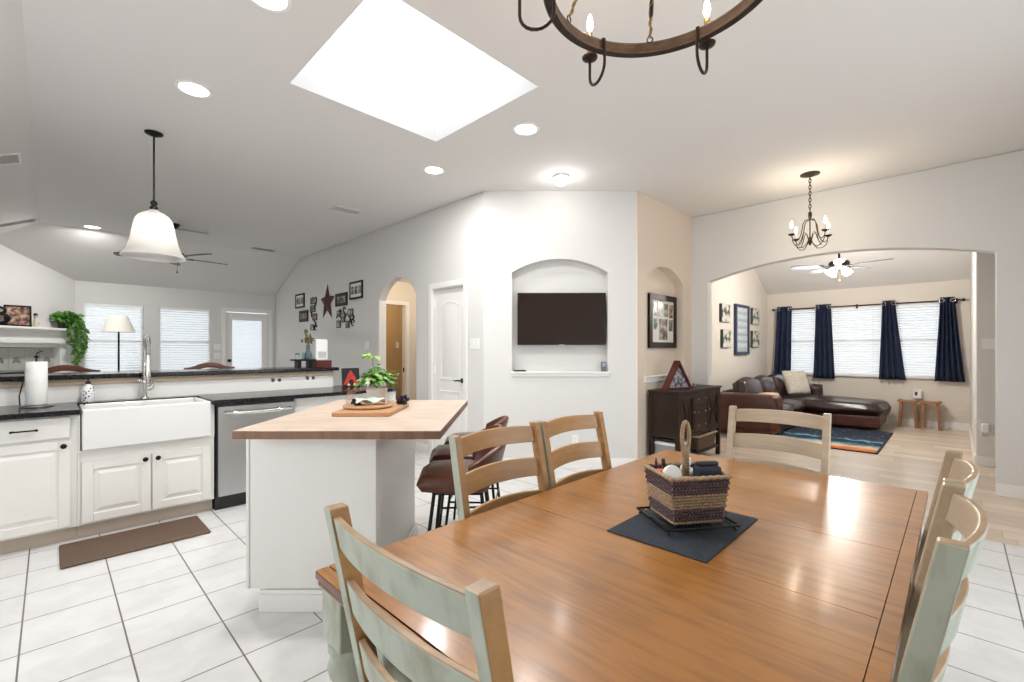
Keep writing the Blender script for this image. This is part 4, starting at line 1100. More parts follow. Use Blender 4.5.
# local x runs to -world y ; local -y faces the room
b = MB(); pts_ = []
tips = [(0, .295), (.275, .065), (.175, -.30), (-.19, -.285), (-.28, .055)]
inn = []
for i in range(5):
    a, c_ = tips[i], tips[(i + 1) % 5]; inn.append(((a[0] + c_[0]) * .5 * .50, (a[1] + c_[1]) * .5 * .50))
cen = b.v((0, -.055, 0)); ring = []
for i in range(5): ring.append(b.v((tips[i][0], -.002, tips[i][1]))); ring.append(b.v((inn[i][0], -.016, inn[i][1])))
for i in range(10): b.f([cen, ring[i], ring[(i + 1) % 10]])
back_ = [b.v((v.co.x, .0, v.co.z)) for v in ring]
for i in range(10): b.f([ring[i], ring[(i + 1) % 10], back_[(i + 1) % 10], back_[i]])
b.f(back_[::-1])
b.build('star_body', mat('rusty_barn_red', (.085, .022, .018), .55, .3, noise=(18, .6)), t)

PHOTOS = [ramp_mat('photo_print_%d' % i, 'noise', sc, st, .3) for i, (sc, st) in enumerate([
    (14, [(.35, (.02, .02, .025)), (.5, (.18, .15, .13)), (.62, (.50, .42, .36)), (.75, (.75, .73, .70))]),
    (20, [(.35, (.015, .02, .02)), (.48, (.12, .16, .10)), (.58, (.30, .26, .20)), (.7, (.65, .62, .58))]),
    (17, [(.38, (.03, .02, .03)), (.5, (.22, .10, .07)), (.6, (.45, .30, .20)), (.72, (.70, .65, .58))]),
    (12, [(.4, (.02, .03, .03)), (.52, (.05, .16, .15)), (.6, (.40, .48, .45)), (.7, (.75, .76, .72))])])]
def picture(label, loc, rz, w_, h_, fr, mount, opens, framem=BLACK, name='picture_frame', group=None, d=.02):
    """framed picture; loc is its lower corner, face along local -y; opens = photo openings in 0..1 coordinates"""
    t = thing(name, label, 'picture frame', loc, rz, group)
    MB().frame(0, 0, w_, h_, fr, -d, 0).build('frame', framem, t, bevel=.002)
    MB().box(fr, -d * .6, fr, w_ - fr, 0, h_ - fr).build('mount', mount, t)
    for i, (a, b_, c_, e) in enumerate(opens):
        MB().box(fr + a * (w_ - 2 * fr), -d * .6 - .0015, fr + b_ * (h_ - 2 * fr), fr + c_ * (w_ - 2 * fr), -d * .6, fr + e * (h_ - 2 * fr)).build('photo', PHOTOS[(i + int(w_ * 100)) % 4], t)
    return t
G_ = 'framed photos around the star'
row = lambda n, z0=.15, z1=.85, m=.06: [(m + i * (1 - m) / n, z0, m + (i + 1) * (1 - m) / n - m, z1) for i in range(n)]
P3 = row(3)
picture('black frame with white mount, furthest from the pantry door and highest of its side', onstar(9.15, 2.10), R(-90), .43, .27, .03, MATTE_WHITE, row(3, .2, .8), group=G_)
picture('small dark frame below the furthest white-mount frame beside the star', onstar(8.95, 1.83), R(-90), .40, .21, .03, mat('dark_mount', (.05, .05, .05), .7), P3, group=G_)
picture('black three-photo frame just on the pantry side of the star', onstar(7.39, 2.02), R(-90), .42, .21, .03, MATS['dark_mount'], P3, group=G_)
picture('largest black frame with wide white mount, closest to the narrow hall arch', onstar(6.88, 2.095), R(-90), .42, .275, .03, MATTE_WHITE, row(3, .22, .78), group=G_)
def scrollwork(label, y, z, W_, H_, vertical):
    """iron scroll with little photo plaques"""
    t = thing('iron_photo_collage', label, 'wall decor', onstar(y, z), R(-90))
    b = MB(); y0 = -.008
    if vertical:
        P_ = [(W_ * (.5 + .30 * math.sin(i * .55)), y0, H_ * i / 18) for i in range(19)]
        b.tube(P_, .011, 6)
        for cz, s in ((.30, 1), (.62, -1), (.08, 1)):
            b.tube([(W_ * (.5 + s * .32) + .05 * math.cos(a), y0, H_ * cz + .05 * math.sin(a)) for a in [i * .5 for i in range(11)]], .009, 6)
        cells = [(.05, .80, .95, 1.0), (.0, .55, .75, .76), (.35, .30, 1.0, .50), (.0, .0, .55, .18)]
    else:
        b.tube([(W_ * i / 14, y0, H_ * (.55 + .18 * math.sin(i * .9))) for i in range(15)], .011, 6)
        for cx_, cz, r_ in ((.88, .45, .07), (.93, .25, .05), (.45, .92, .04), (.2, .8, .05)):
            b.tube([(W_ * cx_ + r_ * math.cos(a), y0, H_ * cz + r_ * math.sin(a)) for a in [i * .5 for i in range(11)]], .009, 6)
        cells = [(.0, .05, .24, .42), (.02, .60, .24, .9), (.30, .30, .50, .78), (.54, .0, .74, .36), (.66, .55, .95, .92)]
    b.build('scroll', BLACK, t, smooth=50)
    for i, (a, z0, c_, z1) in enumerate(cells):
        o = MB().box(W_ * a, -.014, H_ * z0, W_ * c_, -.002, H_ * z1).build('plaque', BLACK, t, bevel=.003)
        MB().box(W_ * a + .015, -.0155, H_ * z0 + .015, W_ * c_ - .015, -.014, H_ * z1 - .015).build('photo', PHOTOS[i % 4], o)
scrollwork('tall black iron scroll holding little photos beside the star', 8.45, 1.66, .30, .59, True)
scrollwork('wide black iron scroll holding little photos below the framed pictures', 7.36, 1.65, .62, .33, False)

# ================================================================== DINING WALL
t = picture('black collage frame with seven photos in the arched dining niche', (4.965, 2.615, 1.325), 0, .715, .655, .07, MATTE_WHITE,
            [(.05, .62, .22, .93), (.27, .62, .48, .95), (.53, .62, .74, .93), (.79, .60, .97, .93), (.08, .30, .24, .56), (.32, .06, .70, .56), (.78, .28, .96, .56)], ESPRESSO, d=.03)
# sideboard: local origin at its front corner
HX0, HX1, HY0, HY1, HZ = 4.69, 5.88, 2.11, 2.465, .855
t = thing('sideboard', 'dark espresso sideboard with crossed doors and an open lower shelf', 'sideboard', (0, 0, 0))
MB().box(HX0 - .012, HY0 - .015, HZ - .025, HX1 + .012, HY1, HZ).build('top', ESPRESSO, t, bevel=.004)
MB().box(HX0 + .01, HY0 + .02, .34, HX1 - .01, HY1 - .01, HZ - .025).build('cabinet_box', ESPRESSO, t)
for x in (HX0, HX1 - .045):
    for y in (HY0, HY1 - .05):
        MB().box(x, y, 0, x + .045, y + .045, HZ - .025).build('leg', ESPRESSO, t, bevel=.003)
MB().box(HX0 + .01, HY0 + .01, .10, HX1 - .01, HY1 - .01, .125).build('lower_shelf', ESPRESSO, t, bevel=.002)
b = MB(); b.box(HX0 + .045, HY0 + .004, .33, HX1 - .045, HY0 + .02, .36); b.box(HX0 + .045, HY0 + .004, HZ - .045, HX1 - .045, HY0 + .02, HZ - .025)
b.build('face_frame', ESPRESSO, t)
for (a, c_, kx) in ((HX0 + .05, HX0 + .40, HX0 + .375), (HX1 - .40, HX1 - .05, HX1 - .375)):
    b = MB(); b.frame(a, .365, c_, HZ - .05, .04, HY0 + .0, HY0 + .019); b.box(a + .04, HY0 + .012, .405, c_ - .04, HY0 + .019, HZ - .09)
    for s in (0, 1):
        x0_, x1_ = (a + .05, c_ - .05) if s else (c_ - .05, a + .05)
        xm = (a + c_) / 2
        b.tube([(x0_, HY0 + .008, .41), (xm + (x0_ - xm) * .25, HY0 + .008, .585), (x0_, HY0 + .008, HZ - .095)], .007, 6)
    o = b.build('door', ESPRESSO, t, bevel=.002)
    MB().ball((kx, HY0 - .012, .60), .011).build('knob', mat('brass', (.35, .24, .10), .3, 1), o, smooth=True)
for i in range(3):
    z0 = .37 + i * .148
    o = MB().box(HX0 + .41, HY0 + .0, z0, HX1 - .41, HY0 + .019, z0 + .14).build('drawer', ESPRESSO, t, bevel=.004)
    for x in (HX0 + .50, HX1 - .50): MB().ball((x, HY0 - .011, z0 + .07), .010).build('knob', MATS['brass'], o, smooth=True)
# on the lower shelf
SZ = .1252
t = thing('storage_box', 'white box on the lower shelf of the dark sideboard', 'box', (4.93, 2.29, SZ))
MB().box(-.17, -.13, 0, .17, .13, .12).build('body', mat('grey_box_card', (.30, .30, .31), .7), t, bevel=.003); MB().box(-.175, -.135, .12, .175, .135, .155).build('lid', WHITE, t, bevel=.004)
t = thing('game_console', 'flat black device lying on the white box in the sideboard', 'device', (4.93, 2.29, SZ + .156))
MB().box(-.15, -.10, 0, .15, .10, .035).build('body', PLASTICB, t, bevel=.006); MB().box(-.12, -.101, .012, .12, -.099, .02).build('slot', STEEL, t)
t = thing('lined_basket', 'brown wicker basket with cream rim on the lower shelf of the sideboard', 'basket', (5.52, 2.28, SZ))
b = MB(); b.mi = 0
for i in range(9):
    z = .008 + .018 * i; k = i / 8
    weave(b, .24 + .02 * k, .13 + .015 * k, z, i, .009, .004, .03)
b.build('woven_wall', mat('brown_wicker', (.17, .11, .065), .8, noise=(60, .5)), t, smooth=True)
MB().tube([(-.27, -.155, .168), (.27, -.155, .168), (.27, .155, .168), (-.27, .155, .168)], .015, 8, closed=True).build('rim', WN, t, smooth=True)
MB().box(-.22, -.11, .002, .22, .11, .012).build('bottom', MATS['brown_wicker'], t)
# folded flag case
t = thing('flag_case', 'triangular mahogany display case on the dark sideboard', 'display case', (5.03, 2.25, HZ), R(-16))
hw_, hh_, dp_ = .215, .325, .085
outer = [(-hw_, 0), (hw_, 0), (.0, hh_)]; ins_ = [(-hw_ + .034, .016), (hw_ - .034, .016), (.0, hh_ - .046)]
b = MB()
A = [b.v((x, 0, z)) for x, z in outer]; B = [b.v((x, 0, z)) for x, z in ins_]; A2 = [b.v((x, dp_, z)) for x, z in outer]; B2 = [b.v((x, .03, z)) for x, z in ins_]
for i in range(3):
    j = (i + 1) % 3; b.f([A[i], A[j], B[j], B[i]]); b.f([A[i], A2[i], A2[j], A[j]]); b.f([B[i], B[j], B2[j], B2[i]])
b.f(A2[::-1]); b.build('case', MAHOG, t, bevel=.003)
MB().prism([(x * .999, z) for x, z in ins_], .029, .031).build('folded_print', ramp_mat('navy_white_print', 'noise', 22, [(.4, (.08, .09, .12)), (.5, (.30, .32, .38)), (.58, (.62, .60, .62)), (.66, (.45, .30, .30))], .5), t)
MB().prism(ins_, .006, .008).build('glass', GLASS, t)
t = thing('seashell', 'small pale seashell beside the triangular case', 'seashell', (5.36, 2.24, HZ), R(30))
b = MB()
def shf(u, v):
    a = 2 * PI * 2.2 * u; r = .05 * (1 - u) ** 1.2 + .002; c_ = 2 * PI * v; q = r * .6
    return (-.05 + .12 * u + q * math.cos(c_) * .8, r * .8 * math.cos(a) * .3 + q * math.sin(c_), .033 * (1 - u) + q * math.cos(c_) * .55 + .004)
b.grid(shf, 26, 10); b.build('shell', mat('shell_pearl', (.72, .60, .48), .4), t, smooth=True)

# ================================================================== LIVING ROOM
# wall pieces on y = 2.78
def plq(label, x, z0, w_, h_, mt, grp):
    t = thing('canvas_print', label, 'canvas print', (x, 2.78, z0), 0, grp)
    MB().box(0, -.045, 0, w_, 0, h_).build('wrapped_edge', mat('dark_canvas_edge', (.05, .05, .045), .7), t, bevel=.004)
    MB().box(.004, -.0465, .004, w_ - .004, -.0445, h_ - .004).build('printed_face', mt, t)
FLW = [ramp_mat('botanical_print_%d' % i, 'noise', 8 + i, [(.36, (.02, .03, .02)), (.44, (.10, .13, .08)), (.48, (.50, .50, .44)), (.60, (.66, .64, .58)), (.7, cc)], .6) for i, cc in enumerate([(.20, .22, .16), (.35, .40, .55), (.16, .12, .10), (.30, .36, .30)])]
GP = 'small canvases around the letter board'
plq('upper floral canvas between the letter board and the arch edge', 7.69, 1.765, .38, .30, FLW[0], GP)
plq('lower floral canvas between the letter board and the arch edge', 7.74, 1.34, .38, .30, FLW[1], GP)
plq('upper floral canvas between the letter board and the window corner', 9.26, 1.785, .40, .31, FLW[2], GP)
plq('lower floral canvas between the letter board and the window corner', 9.26, 1.355, .40, .31, FLW[3], GP)
t = thing('letter_board', 'tall navy-framed board with rows of pale lettering above the sofa', 'sign', (8.36, 2.78, 1.22))
MB().frame(0, 0, .71, .89, .05, -.05, 0).build('frame', mat('navy_frame', (.02, .035, .085), .5), t, bevel=.004)
MB().box(.05, -.025, .05, .66, 0, .84).build('board', mat('pale_blue_board', (.36, .42, .46), .7), t)
b = MB()
for r_ in range(6):
    z = .765 - r_ * .128
    for i in range(5):
        x = .085 + i * .115; q = rnd.random()
        b.box(x, -.029, z, x + .014, -.025, z + .075); b.box(x + .062, -.029, z + .0, x + .076, -.025, z + .075)
        if q > .3: b.box(x + .014, -.029, z + .061, x + .062, -.025, z + .075)
        if q < .7: b.box(x + .014, -.029, z + .03, x + .062, -.025, z + .044)
b.build('raised_lettering', mat('board_letters', (.74, .76, .75), .6), t)
# curtains on a rod
t = thing('curtain_rod', 'long dark curtain rod with ball finials over the living room windows', 'curtain rod', (10.265, 1.30, 2.108))
MB().cyl((0, -1.36, 0), (0, 1.33, 0), .011).build('pole', IRON, t, smooth=40)
for y in (-1.38, 1.35): MB().ball((0, y, 0), .024).build('finial', IRON, t, smooth=True)
for y in (-1.30, 0, 1.27):
    b = MB(); b.box(-.010, y - .008, -.028, .083, y + .008, -.012); b.box(.073, y - .015, -.05, .085, y + .015, .03); b.build('bracket', IRON, t)
def curtain(label, y0t, y1t, y0b, y1b, zb, n):
    t = thing('curtain', label, 'curtain', (10.265, 0, 0), 0, 'navy curtain panels on the living room rod')
    def cf(u, v):
        y0 = y0t + (y0b - y0t) * (1 - v) ** 1.1; y1 = y1t + (y1b - y1t) * (1 - v) ** 1.1
        a = u * n * 2 * PI
        return (-.012 + .038 * math.sin(a) * (.8 + .3 * (1 - v)) + .01 * math.sin(3 * a + v * 4) * (1 - v), y0 + (y1 - y0) * u, zb + (2.165 - zb) * v)
    b = MB(); b.grid(cf, n * 12, 14); b.build('panel', NAVY, t, smooth=True, solid=.004)
    for i in range(2):
        y = y0t + (y1t - y0t) * (.12 + .76 * i); 
        MB().tube([(-.052, y + .028 * math.cos(a), 2.108 + .028 * math.sin(a)) for a in [2 * PI * j / 16 for j in range(16)]], .005, 6, closed=True).build('grommet', CHROME, t, smooth=True)
curtain('navy curtain panel in the sofa corner of the window wall', 2.32, 2.58, 2.34, 2.64, .755, 3)
curtain('navy curtain panel between the corner window and the middle window', 1.68, 1.92, 1.62, 1.96, .765, 4)
curtain('navy curtain panel between the middle window and the window over the stools', .76, .93, .62, .98, .785, 4)
curtain('navy curtain panel at the rod end nearest the arch jamb', .02, .19, -.10, .26, .785, 5)

# leather sectional
t = thing('sectional_sofa', 'dark brown leather sectional sofa with chaise under the windows', 'sofa', (0, 0, 0))
b = MB(); b.box(7.27, 1.90, .05, 10.16, 2.70, .27); b.box(9.12, .86, .05, 10.16, 1.92, .25); b.build('base', LEATHERRED, t, bevel=.03, seg=3)
b = MB(); cushion(b, 7.25, 1.80, .10, 7.50, 2.72, .60, .012); b.build('armrest', LEATHERRED, t, smooth=True, bevel=.0)
b = MB(); cushion(b, 7.25, 1.80, .30, 7.50, 2.72, .635, .018); b.build('armrest', LEATHERRED, t, smooth=True)
b = MB(); cushion(b, 9.98, 1.78, .10, 10.20, 2.70, .66, .012); b.build('armrest', LEATHER, t, smooth=True)
b = MB(); cushion(b, 7.5, 2.48, .25, 10.0, 2.74, .66, .02); b.build('back_frame', LEATHER, t, smooth=True)
for (x0, x1) in ((7.50, 8.32), (8.32, 9.14)):
    b = MB(); cushion(b, x0, 1.84, .25, x1, 2.50, .44, .03); b.build('seat_cushion', LEATHER, t, smooth=True)
b = MB(); cushion(b, 9.10, .80, .22, 10.18, 2.50, .45, .035); b.build('chaise_cushion', LEATHER, t, smooth=True)
for i, (x0, x1) in enumerate(((7.52, 8.30), (8.30, 9.08), (9.08, 9.95))):
    b = MB(); b.M = Matrix.Translation(((x0 + x1) / 2, 2.40, .62)) @ Matrix.Rotation(R(-14), 4, 'X')
    cushion(b, -(x1 - x0) / 2, -.11, -.20, (x1 - x0) / 2, .11, .20, .05); b.build('back_cushion', LEATHER, t, smooth=True)
CRM = mat('cream_fabric', (.66, .60, .52), .9, noise=(26, .3), bump=(50, .5))
def pillow(label, loc, sz, rot, m_):
    def P(u, v, s):
        x, y = 2 * u - 1, 2 * v - 1
        k = max(0, (1 - x ** 4) * (1 - y ** 4)) ** .5
        e = 1 - .08 * (1 - abs(x)) * (abs(y) > .99) - .0
        return (x * sz / 2 * (1 - .07 * (1 - y * y) * 0 + .0), y * sz / 2, s * .075 * k)
    b = MB(); b.grid(lambda u, v: P(u, v, 1), 14, 14); b.grid(lambda u, v: P(u, v, -1), 14, 14)
    bmesh.ops.remove_doubles(b.bm, verts=b.bm.verts, dist=.0005)
    o = b.build('throw_pillow', m_, None, loc=loc, rot=rot, smooth=True)
    return tag(o, label, 'pillow')
pillow('cream patterned throw pillow at the corner of the leather sofa', (9.55, 2.09, .705), .46, (R(68), 0, R(-38)), CRM)
t = thing('throw_blanket', 'pale folded blanket over the seat end behind the near sofa arm', 'blanket', (0, 0, 0))
b = MB(); cushion(b, 7.56, 2.02, .53, 8.20, 2.24, .615, .01); b.build('folded_cloth', mat('peach_blanket', (.60, .42, .32), .9, bump=(60, .4)), t, smooth=True)
b = MB(); cushion(b, 7.58, 2.02, .462, 8.18, 2.24, .535, .01); b.build('lower_fold', MATS['peach_blanket'], t, smooth=True)

# rug
def rug_mat():
    m = bpy.data.materials.new('rug_pattern'); m.use_nodes = True; nt = m.node_tree; N = nt.nodes; L = nt.links; b = N['Principled BSDF']
    tc = N.new('ShaderNodeTexCoord'); sp = N.new('ShaderNodeSeparateXYZ'); L.new(tc.outputs['Object'], sp.inputs[0])
    n = N.new('ShaderNodeTexNoise'); n.inputs['Scale'].default_value = 5; n.inputs['Detail'].default_value = 5; L.new(tc.outputs['Object'], n.inputs['Vector'])
    a = N.new('ShaderNodeMath'); a.operation = 'MULTIPLY_ADD'; a.inputs[1].default_value = .45; L.new(n.outputs['Fac'], a.inputs[0]); L.new(sp.outputs[0], a.inputs[2])
    d = N.new('ShaderNodeMath'); d.operation = 'MULTIPLY_ADD'; d.inputs[1].default_value = .5; d.inputs[2].default_value = .0; L.new(a.outputs[0], d.inputs[0])
    r = N.new('ShaderNodeValToRGB'); e = r.color_ramp.elements; L.new(d.outputs[0], r.inputs[0])
    e[0].position = .12; e[0].color = (.45, .07, .02, 1); e[1].position = .20; e[1].color = (.65, .22, .05, 1)
    for p, c_ in ((.27, (.70, .52, .30)), (.33, (.10, .30, .36)), (.40, (.012, .022, .05)), (.50, (.010, .016, .035)), (.535, (.16, .45, .55)), (.56, (.02, .03, .06)), (.78, (.012, .02, .04))):
        x = e.new(p); x.color = (*c_, 1)
    v = N.new('ShaderNodeTexVoronoi'); v.inputs['Scale'].default_value = 9; L.new(tc.outputs['Object'], v.inputs['Vector'])
    lt = N.new('ShaderNodeMath'); lt.operation = 'LESS_THAN'; lt.inputs[1].default_value = .16; L.new(v.outputs['Distance'], lt.inputs[0])
    gt = N.new('ShaderNodeMath'); gt.operation = 'GREATER_THAN'; gt.inputs[1].default_value = .42; L.new(d.outputs[0], gt.inputs[0])
    mu = N.new('ShaderNodeMath'); mu.operation = 'MULTIPLY'; L.new(lt.outputs[0], mu.inputs[0]); L.new(gt.outputs[0], mu.inputs[1])
    mx = N.new('ShaderNodeMix'); mx.data_type = 'RGBA'; L.new(mu.outputs[0], mx.inputs[0]); L.new(r.outputs[0], mx.inputs[6]); mx.inputs[7].default_value = (.30, .28, .27, 1)
    L.new(mx.outputs[2], b.inputs['Base Color']); b.inputs['Roughness'].default_value = .95
    return m
t = thing('area_rug', 'navy rug with orange band and teal streak before the sofa', 'rug', (7.20, .70, 0))
MB().box(.015, .015, 0, 1.985, 1.285, .013).build('pile', rug_mat(), t)
b = MB(); b.frame(0, 0, 2.0, 1.3, .02, 0, .014); o = b.build('bound_edge', mat('dark_binding', (.012, .014, .02), .9), t, rot=(R(90), 0, 0), loc=(0, 0, 0))
o.rotation_euler = (R(-90), 0, 0); o.location = (0, 0, .014)

# small wooden stools
def small_stool(label, y):
    t = thing('wooden_stool', label, 'stool', (10.16, y, 0), 0, 'small wooden stools under the windows')
    W_ = wood_mat('rustic_wood', (.36, .17, .07), (.16, .07, .03), .5, 1, 2) if 'rustic_wood' not in MATS else MATS['rustic_wood']
    b = MB()
    def sf(u, v): x = (u - .5) * .22; y_ = (v - .5) * .26; return (x, y_, .43 + .018 * (2 * abs(v - .5)) ** 2)
    b.grid(sf, 6, 10); b.build('seat', W_, t, smooth=60, solid=.035, bevel=.008)
    for sx in (-1, 1):
        for sy in (-1, 1):
            x, y_ = sx * .075, sy * .085
            MB().hexa([(x * 1.15 - .016, y_ * 1.28 - .018, 0), (x * 1.15 + .016, y_ * 1.28 - .018, 0), (x * 1.15 + .016, y_ * 1.28 + .018, 0), (x * 1.15 - .016, y_ * 1.28 + .018, 0)],
                      [(x - .016, y_ - .02, .425), (x + .016, y_ - .02, .425), (x + .016, y_ + .02, .425), (x - .016, y_ + .02, .425)]).build('leg', W_, t, bevel=.003)
small_stool('small rustic wooden stool, the one closer to the sofa chaise', .585)
small_stool('small rustic wooden stool, the one closer to the arch jamb', .30)

# ================================================================== FAR SIDE OF THE BAR
def bar_chair(label, x):
    t = thing('wooden_bar_chair', label, 'bar chair', (x, 5.75, 0), 0, 'wooden chairs behind the bar')
    for s in (-1, 1):
        MB().tube([(s * .17, -.42, 0), (s * .165, -.40, .70)], .018, 8).build('front_leg', CHERRY, t, smooth=40)
        MB().tube([(s * .18, .02, 0), (s * .17, 0, .70), (s * .205, .05, 1.10)], [.020, .020, .016], 8).build('rear_leg', CHERRY, t, smooth=40)
    b = MB(); b.box(-.20, -.44, .70, .20, .02, .74); b.build('seat', CHERRY, t, bevel=.015, seg=3)
    b = MB()
    def cr(u, v):
        x_ = (u - .5) * .47; q = 1 - (2 * (u - .5)) ** 2
        return (x_, .055 + .01 * q, 1.045 + .055 * v + .065 * q ** 1.6 + .012 * math.cos(u * 4 * PI) * (1 - q))
    b.grid(cr, 24, 4); b.build('crest_rail', CHERRY, t, smooth=40, solid=.03, bevel=.006)
    for x_ in (-.08, 0, .08): MB().box(x_ - .018, .0, .74, x_ + .018, .02, 1.08).build('back_spindle', CHERRY, t)
    b = MB(); b.box(-.17, -.42, .22, .17, -.40, .25); b.box(-.18, -.0, .32, .18, .02, .35); b.build('stretcher', CHERRY, t)
bar_chair('dark cherry bar chair with a curved crest rail before the floor lamp', .10)
bar_chair('dark cherry bar chair with a curved crest rail before the back door', 1.22)

t = thing('floor_lamp', 'tall black floor lamp with a tapered cream shade', 'floor lamp', (.77, 9.60, 0))
MB().lathe([(0, 0), (.14, 0), (.14, .015), (.03, .03), (0, .03)], 28).build('base', BLACK, t, smooth=40)
MB().cyl((0, 0, .03), (0, 0, 1.60), .013).build('pole', BLACK, t, smooth=40)
MB().lathe([(.215, 1.585), (.108, 1.85), (.105, 1.85), (.212, 1.585), (.215, 1.585)], 40, cap=False).build('lamp_shade', LINEN, t, smooth=40)
MB().ball((0, 0, 1.68), .03).build('bulb', mat('frosted_bulb', (.8, .8, .78), .4), t, smooth=True)

# fireplace on the corner wall: local x runs along the wall, -y faces the room
FM = Matrix.Translation((.285, 10.33, 0)) @ Matrix.Rotation(R(45), 4, 'Z')
def fp(x, y, z): p = FM @ Vector((x, y, z)); return (p.x, p.y, p.z)
t = thing('fireplace_surround', 'white mantel and leaf-stencilled tile fireplace surround in the corner', 'fireplace', (.285, 10.33, 0), R(45))
MB().box(-2.05, -.24, 1.60, -.22, 0, 1.635).build('mantel_shelf', WHITE, t, bevel=.006)
b = MB(); b.box(-2.0, -.19, 1.56, -.27, 0, 1.60); b.box(-1.97, -.16, 1.44, -.30, 0, 1.56); b.box(-1.98, -.18, 1.40, -.29, 0, 1.44); b.build('mantel_frieze', WHITE, t, bevel=.004)
b = MB(); b.box(-.38, -.13, 0, -.20, 0, 1.40); b.box(-2.07, -.13, 0, -1.89, 0, 1.40); b.box(-1.89, -.10, 1.34, -.38, 0, 1.40); b.build('pilaster', WHITE, t, bevel=.004)
TILEM = mat('grey_hearth_tile', (.48, .47, .45), .4, noise=(6, .15))
b = MB()
for i in range(7):
    for j in range(4):
        if j < 3 and 1 <= i <= 5: continue
        x0 = -1.885 + i * .215; b.box(x0, -.035, .03 + j * .327, x0 + .211, 0, .353 + j * .327)
b.build('tiles', TILEM, t, bevel=.002)
b = MB()
for i in (1, 2, 3, 4, 5, 6):
    x0 = -1.885 + i * .215 + .105
    if i in (5,): continue
    for k in range(5):
        a = R(-40 + k * 20); q = .10
        b.ball((x0 + math.sin(a) * q * .6, -.037, 1.10 + math.cos(a) * q * .8 - .02), .035, 6, (.35 , .06, 1.1))
b.build('leaf_stencil', mat('stencil_olive', (.22, .24, .17), .6), t, smooth=True)
MB().box(-1.67, -.02, 0, -.60, -.002, .98).build('firebox_screen', PLASTICB, t)
t = thing('picture_frame', 'black-framed dark photograph standing on the mantel shelf', 'picture frame', fp(-1.015, -.16, 1.6355), R(10))
MB().frame(-.135, 0, .135, .30, .022, -.012, .006).build('frame', BLACK, t, rot=(R(-6), 0, 0)); MB().box(-.113, -.008, .022, .113, 0, .278).build('photo', PHOTOS[2], t, rot=(R(-6), 0, 0))
t = thing('letter_ornament', 'black carved ornament standing at the end of the mantel shelf', 'ornament', fp(-1.235, -.14, 1.6355), 0)
b = MB()
b.tube([(.085 * math.cos(a), 0, .10 + .065 * math.sin(a)) for a in [2 * PI * i / 18 for i in range(18)]], .022, 8, closed=True)
b.tube([(.055 * math.cos(a), 0, .21 + .04 * math.sin(a)) for a in [2 * PI * i / 14 for i in range(14)]], .018, 8, closed=True)
b.box(-.09, -.03, 0, .09, .03, .03); b.build('carving', BLACK, t, smooth=40)
t = thing('figurine', 'small pale figurine with a dark cap on the mantel shelf', 'figurine', fp(-.765, -.15, 1.6355), 0)
b = MB(); b.lathe([(0, 0), (.032, 0), (.036, .02), (.026, .08), (.020, .12), (.012, .13), (.022, .15), (.024, .17), (.012, .19), (0, .192)], 18); b.build('body', mat('cream_ceramic', (.62, .56, .48), .4), t, smooth=50)
b = MB(); b.lathe([(.026, .172), (.022, .195), (.010, .205), (0, .207)], 16); b.build('cap', IRON, t, smooth=50)
b = MB(); b.ball((.035, -.005, .05), .014, 8, (1, 1, 1.6)); b.build('arm', MATS['cream_ceramic'], t, smooth=True)
t = thing('trailing_pothos', 'bright green pothos trailing from the end of the mantel shelf', 'plant', fp(-.29, -.12, 1.6355))
b = MB(); b.lathe([(0, 0), (.075, 0), (.095, .13), (.088, .13), (.08, .115), (0, .115)], 24); b.build('pot', mat('dark_woven_pot', (.06, .045, .035), .7, noise=(50, .5)), t, smooth=40)
b = MB(); r = random.Random(11)
def heart(b, p, d, s):
    d = d.normalized(); sd = d.cross(Vector((.6, -.6, .3))).normalized(); nn = d.cross(sd)
    q = [p, p + sd * s * .45 + d * s * .05, p + sd * s * .42 + d * s * .5, p + d * s * 1.1, p - sd * s * .42 + d * s * .5, p - sd * s * .45 + d * s * .05]
    c_ = b.v(p + d * s * .4 + nn * s * .14); V_ = [b.v(x) for x in q]
    for j in range(6): b.f([V_[j], V_[(j + 1) % 6], c_])
for i in range(150):
    a = r.uniform(0, 6.28); q = r.uniform(.0, .135)
    heart(b, Vector((q * math.cos(a) + .03, q * math.sin(a) - .03, .13 + r.uniform(-.03, .14) * (1 - q * 2.5))), Vector((math.cos(a), math.sin(a), r.uniform(-.9, .4))), r.uniform(.05, .085))
st = MB()
for vx, vy, ln in ((.20, -.02, .45), (.14, -.10, .60), (.22, -.08, .38), (.10, -.16, .52), (.17, .03, .50), (.13, -.14, .34), (.05, -.15, .26)):
    P_ = [(vx * .3, vy * .3, .13), (vx * .8, vy * .8, .15), (vx * 1.05, vy * 1.05, .02), (vx * 1.1, vy * 1.1, -ln * .5), (vx * 1.0 , vy * 1.0, -ln)]
    st.tube(P_, .003, 5)
    for i in range(26):
        u = i / 25; p, d = along(P_, .12 + .88 * u * .999)
        heart(b, p, Vector((r.uniform(-1, 1), r.uniform(-1, .6), r.uniform(-1, .1))), r.uniform(.045, .075))
b.build('foliage', LEAF, t); st.build('vines', STEM, t)

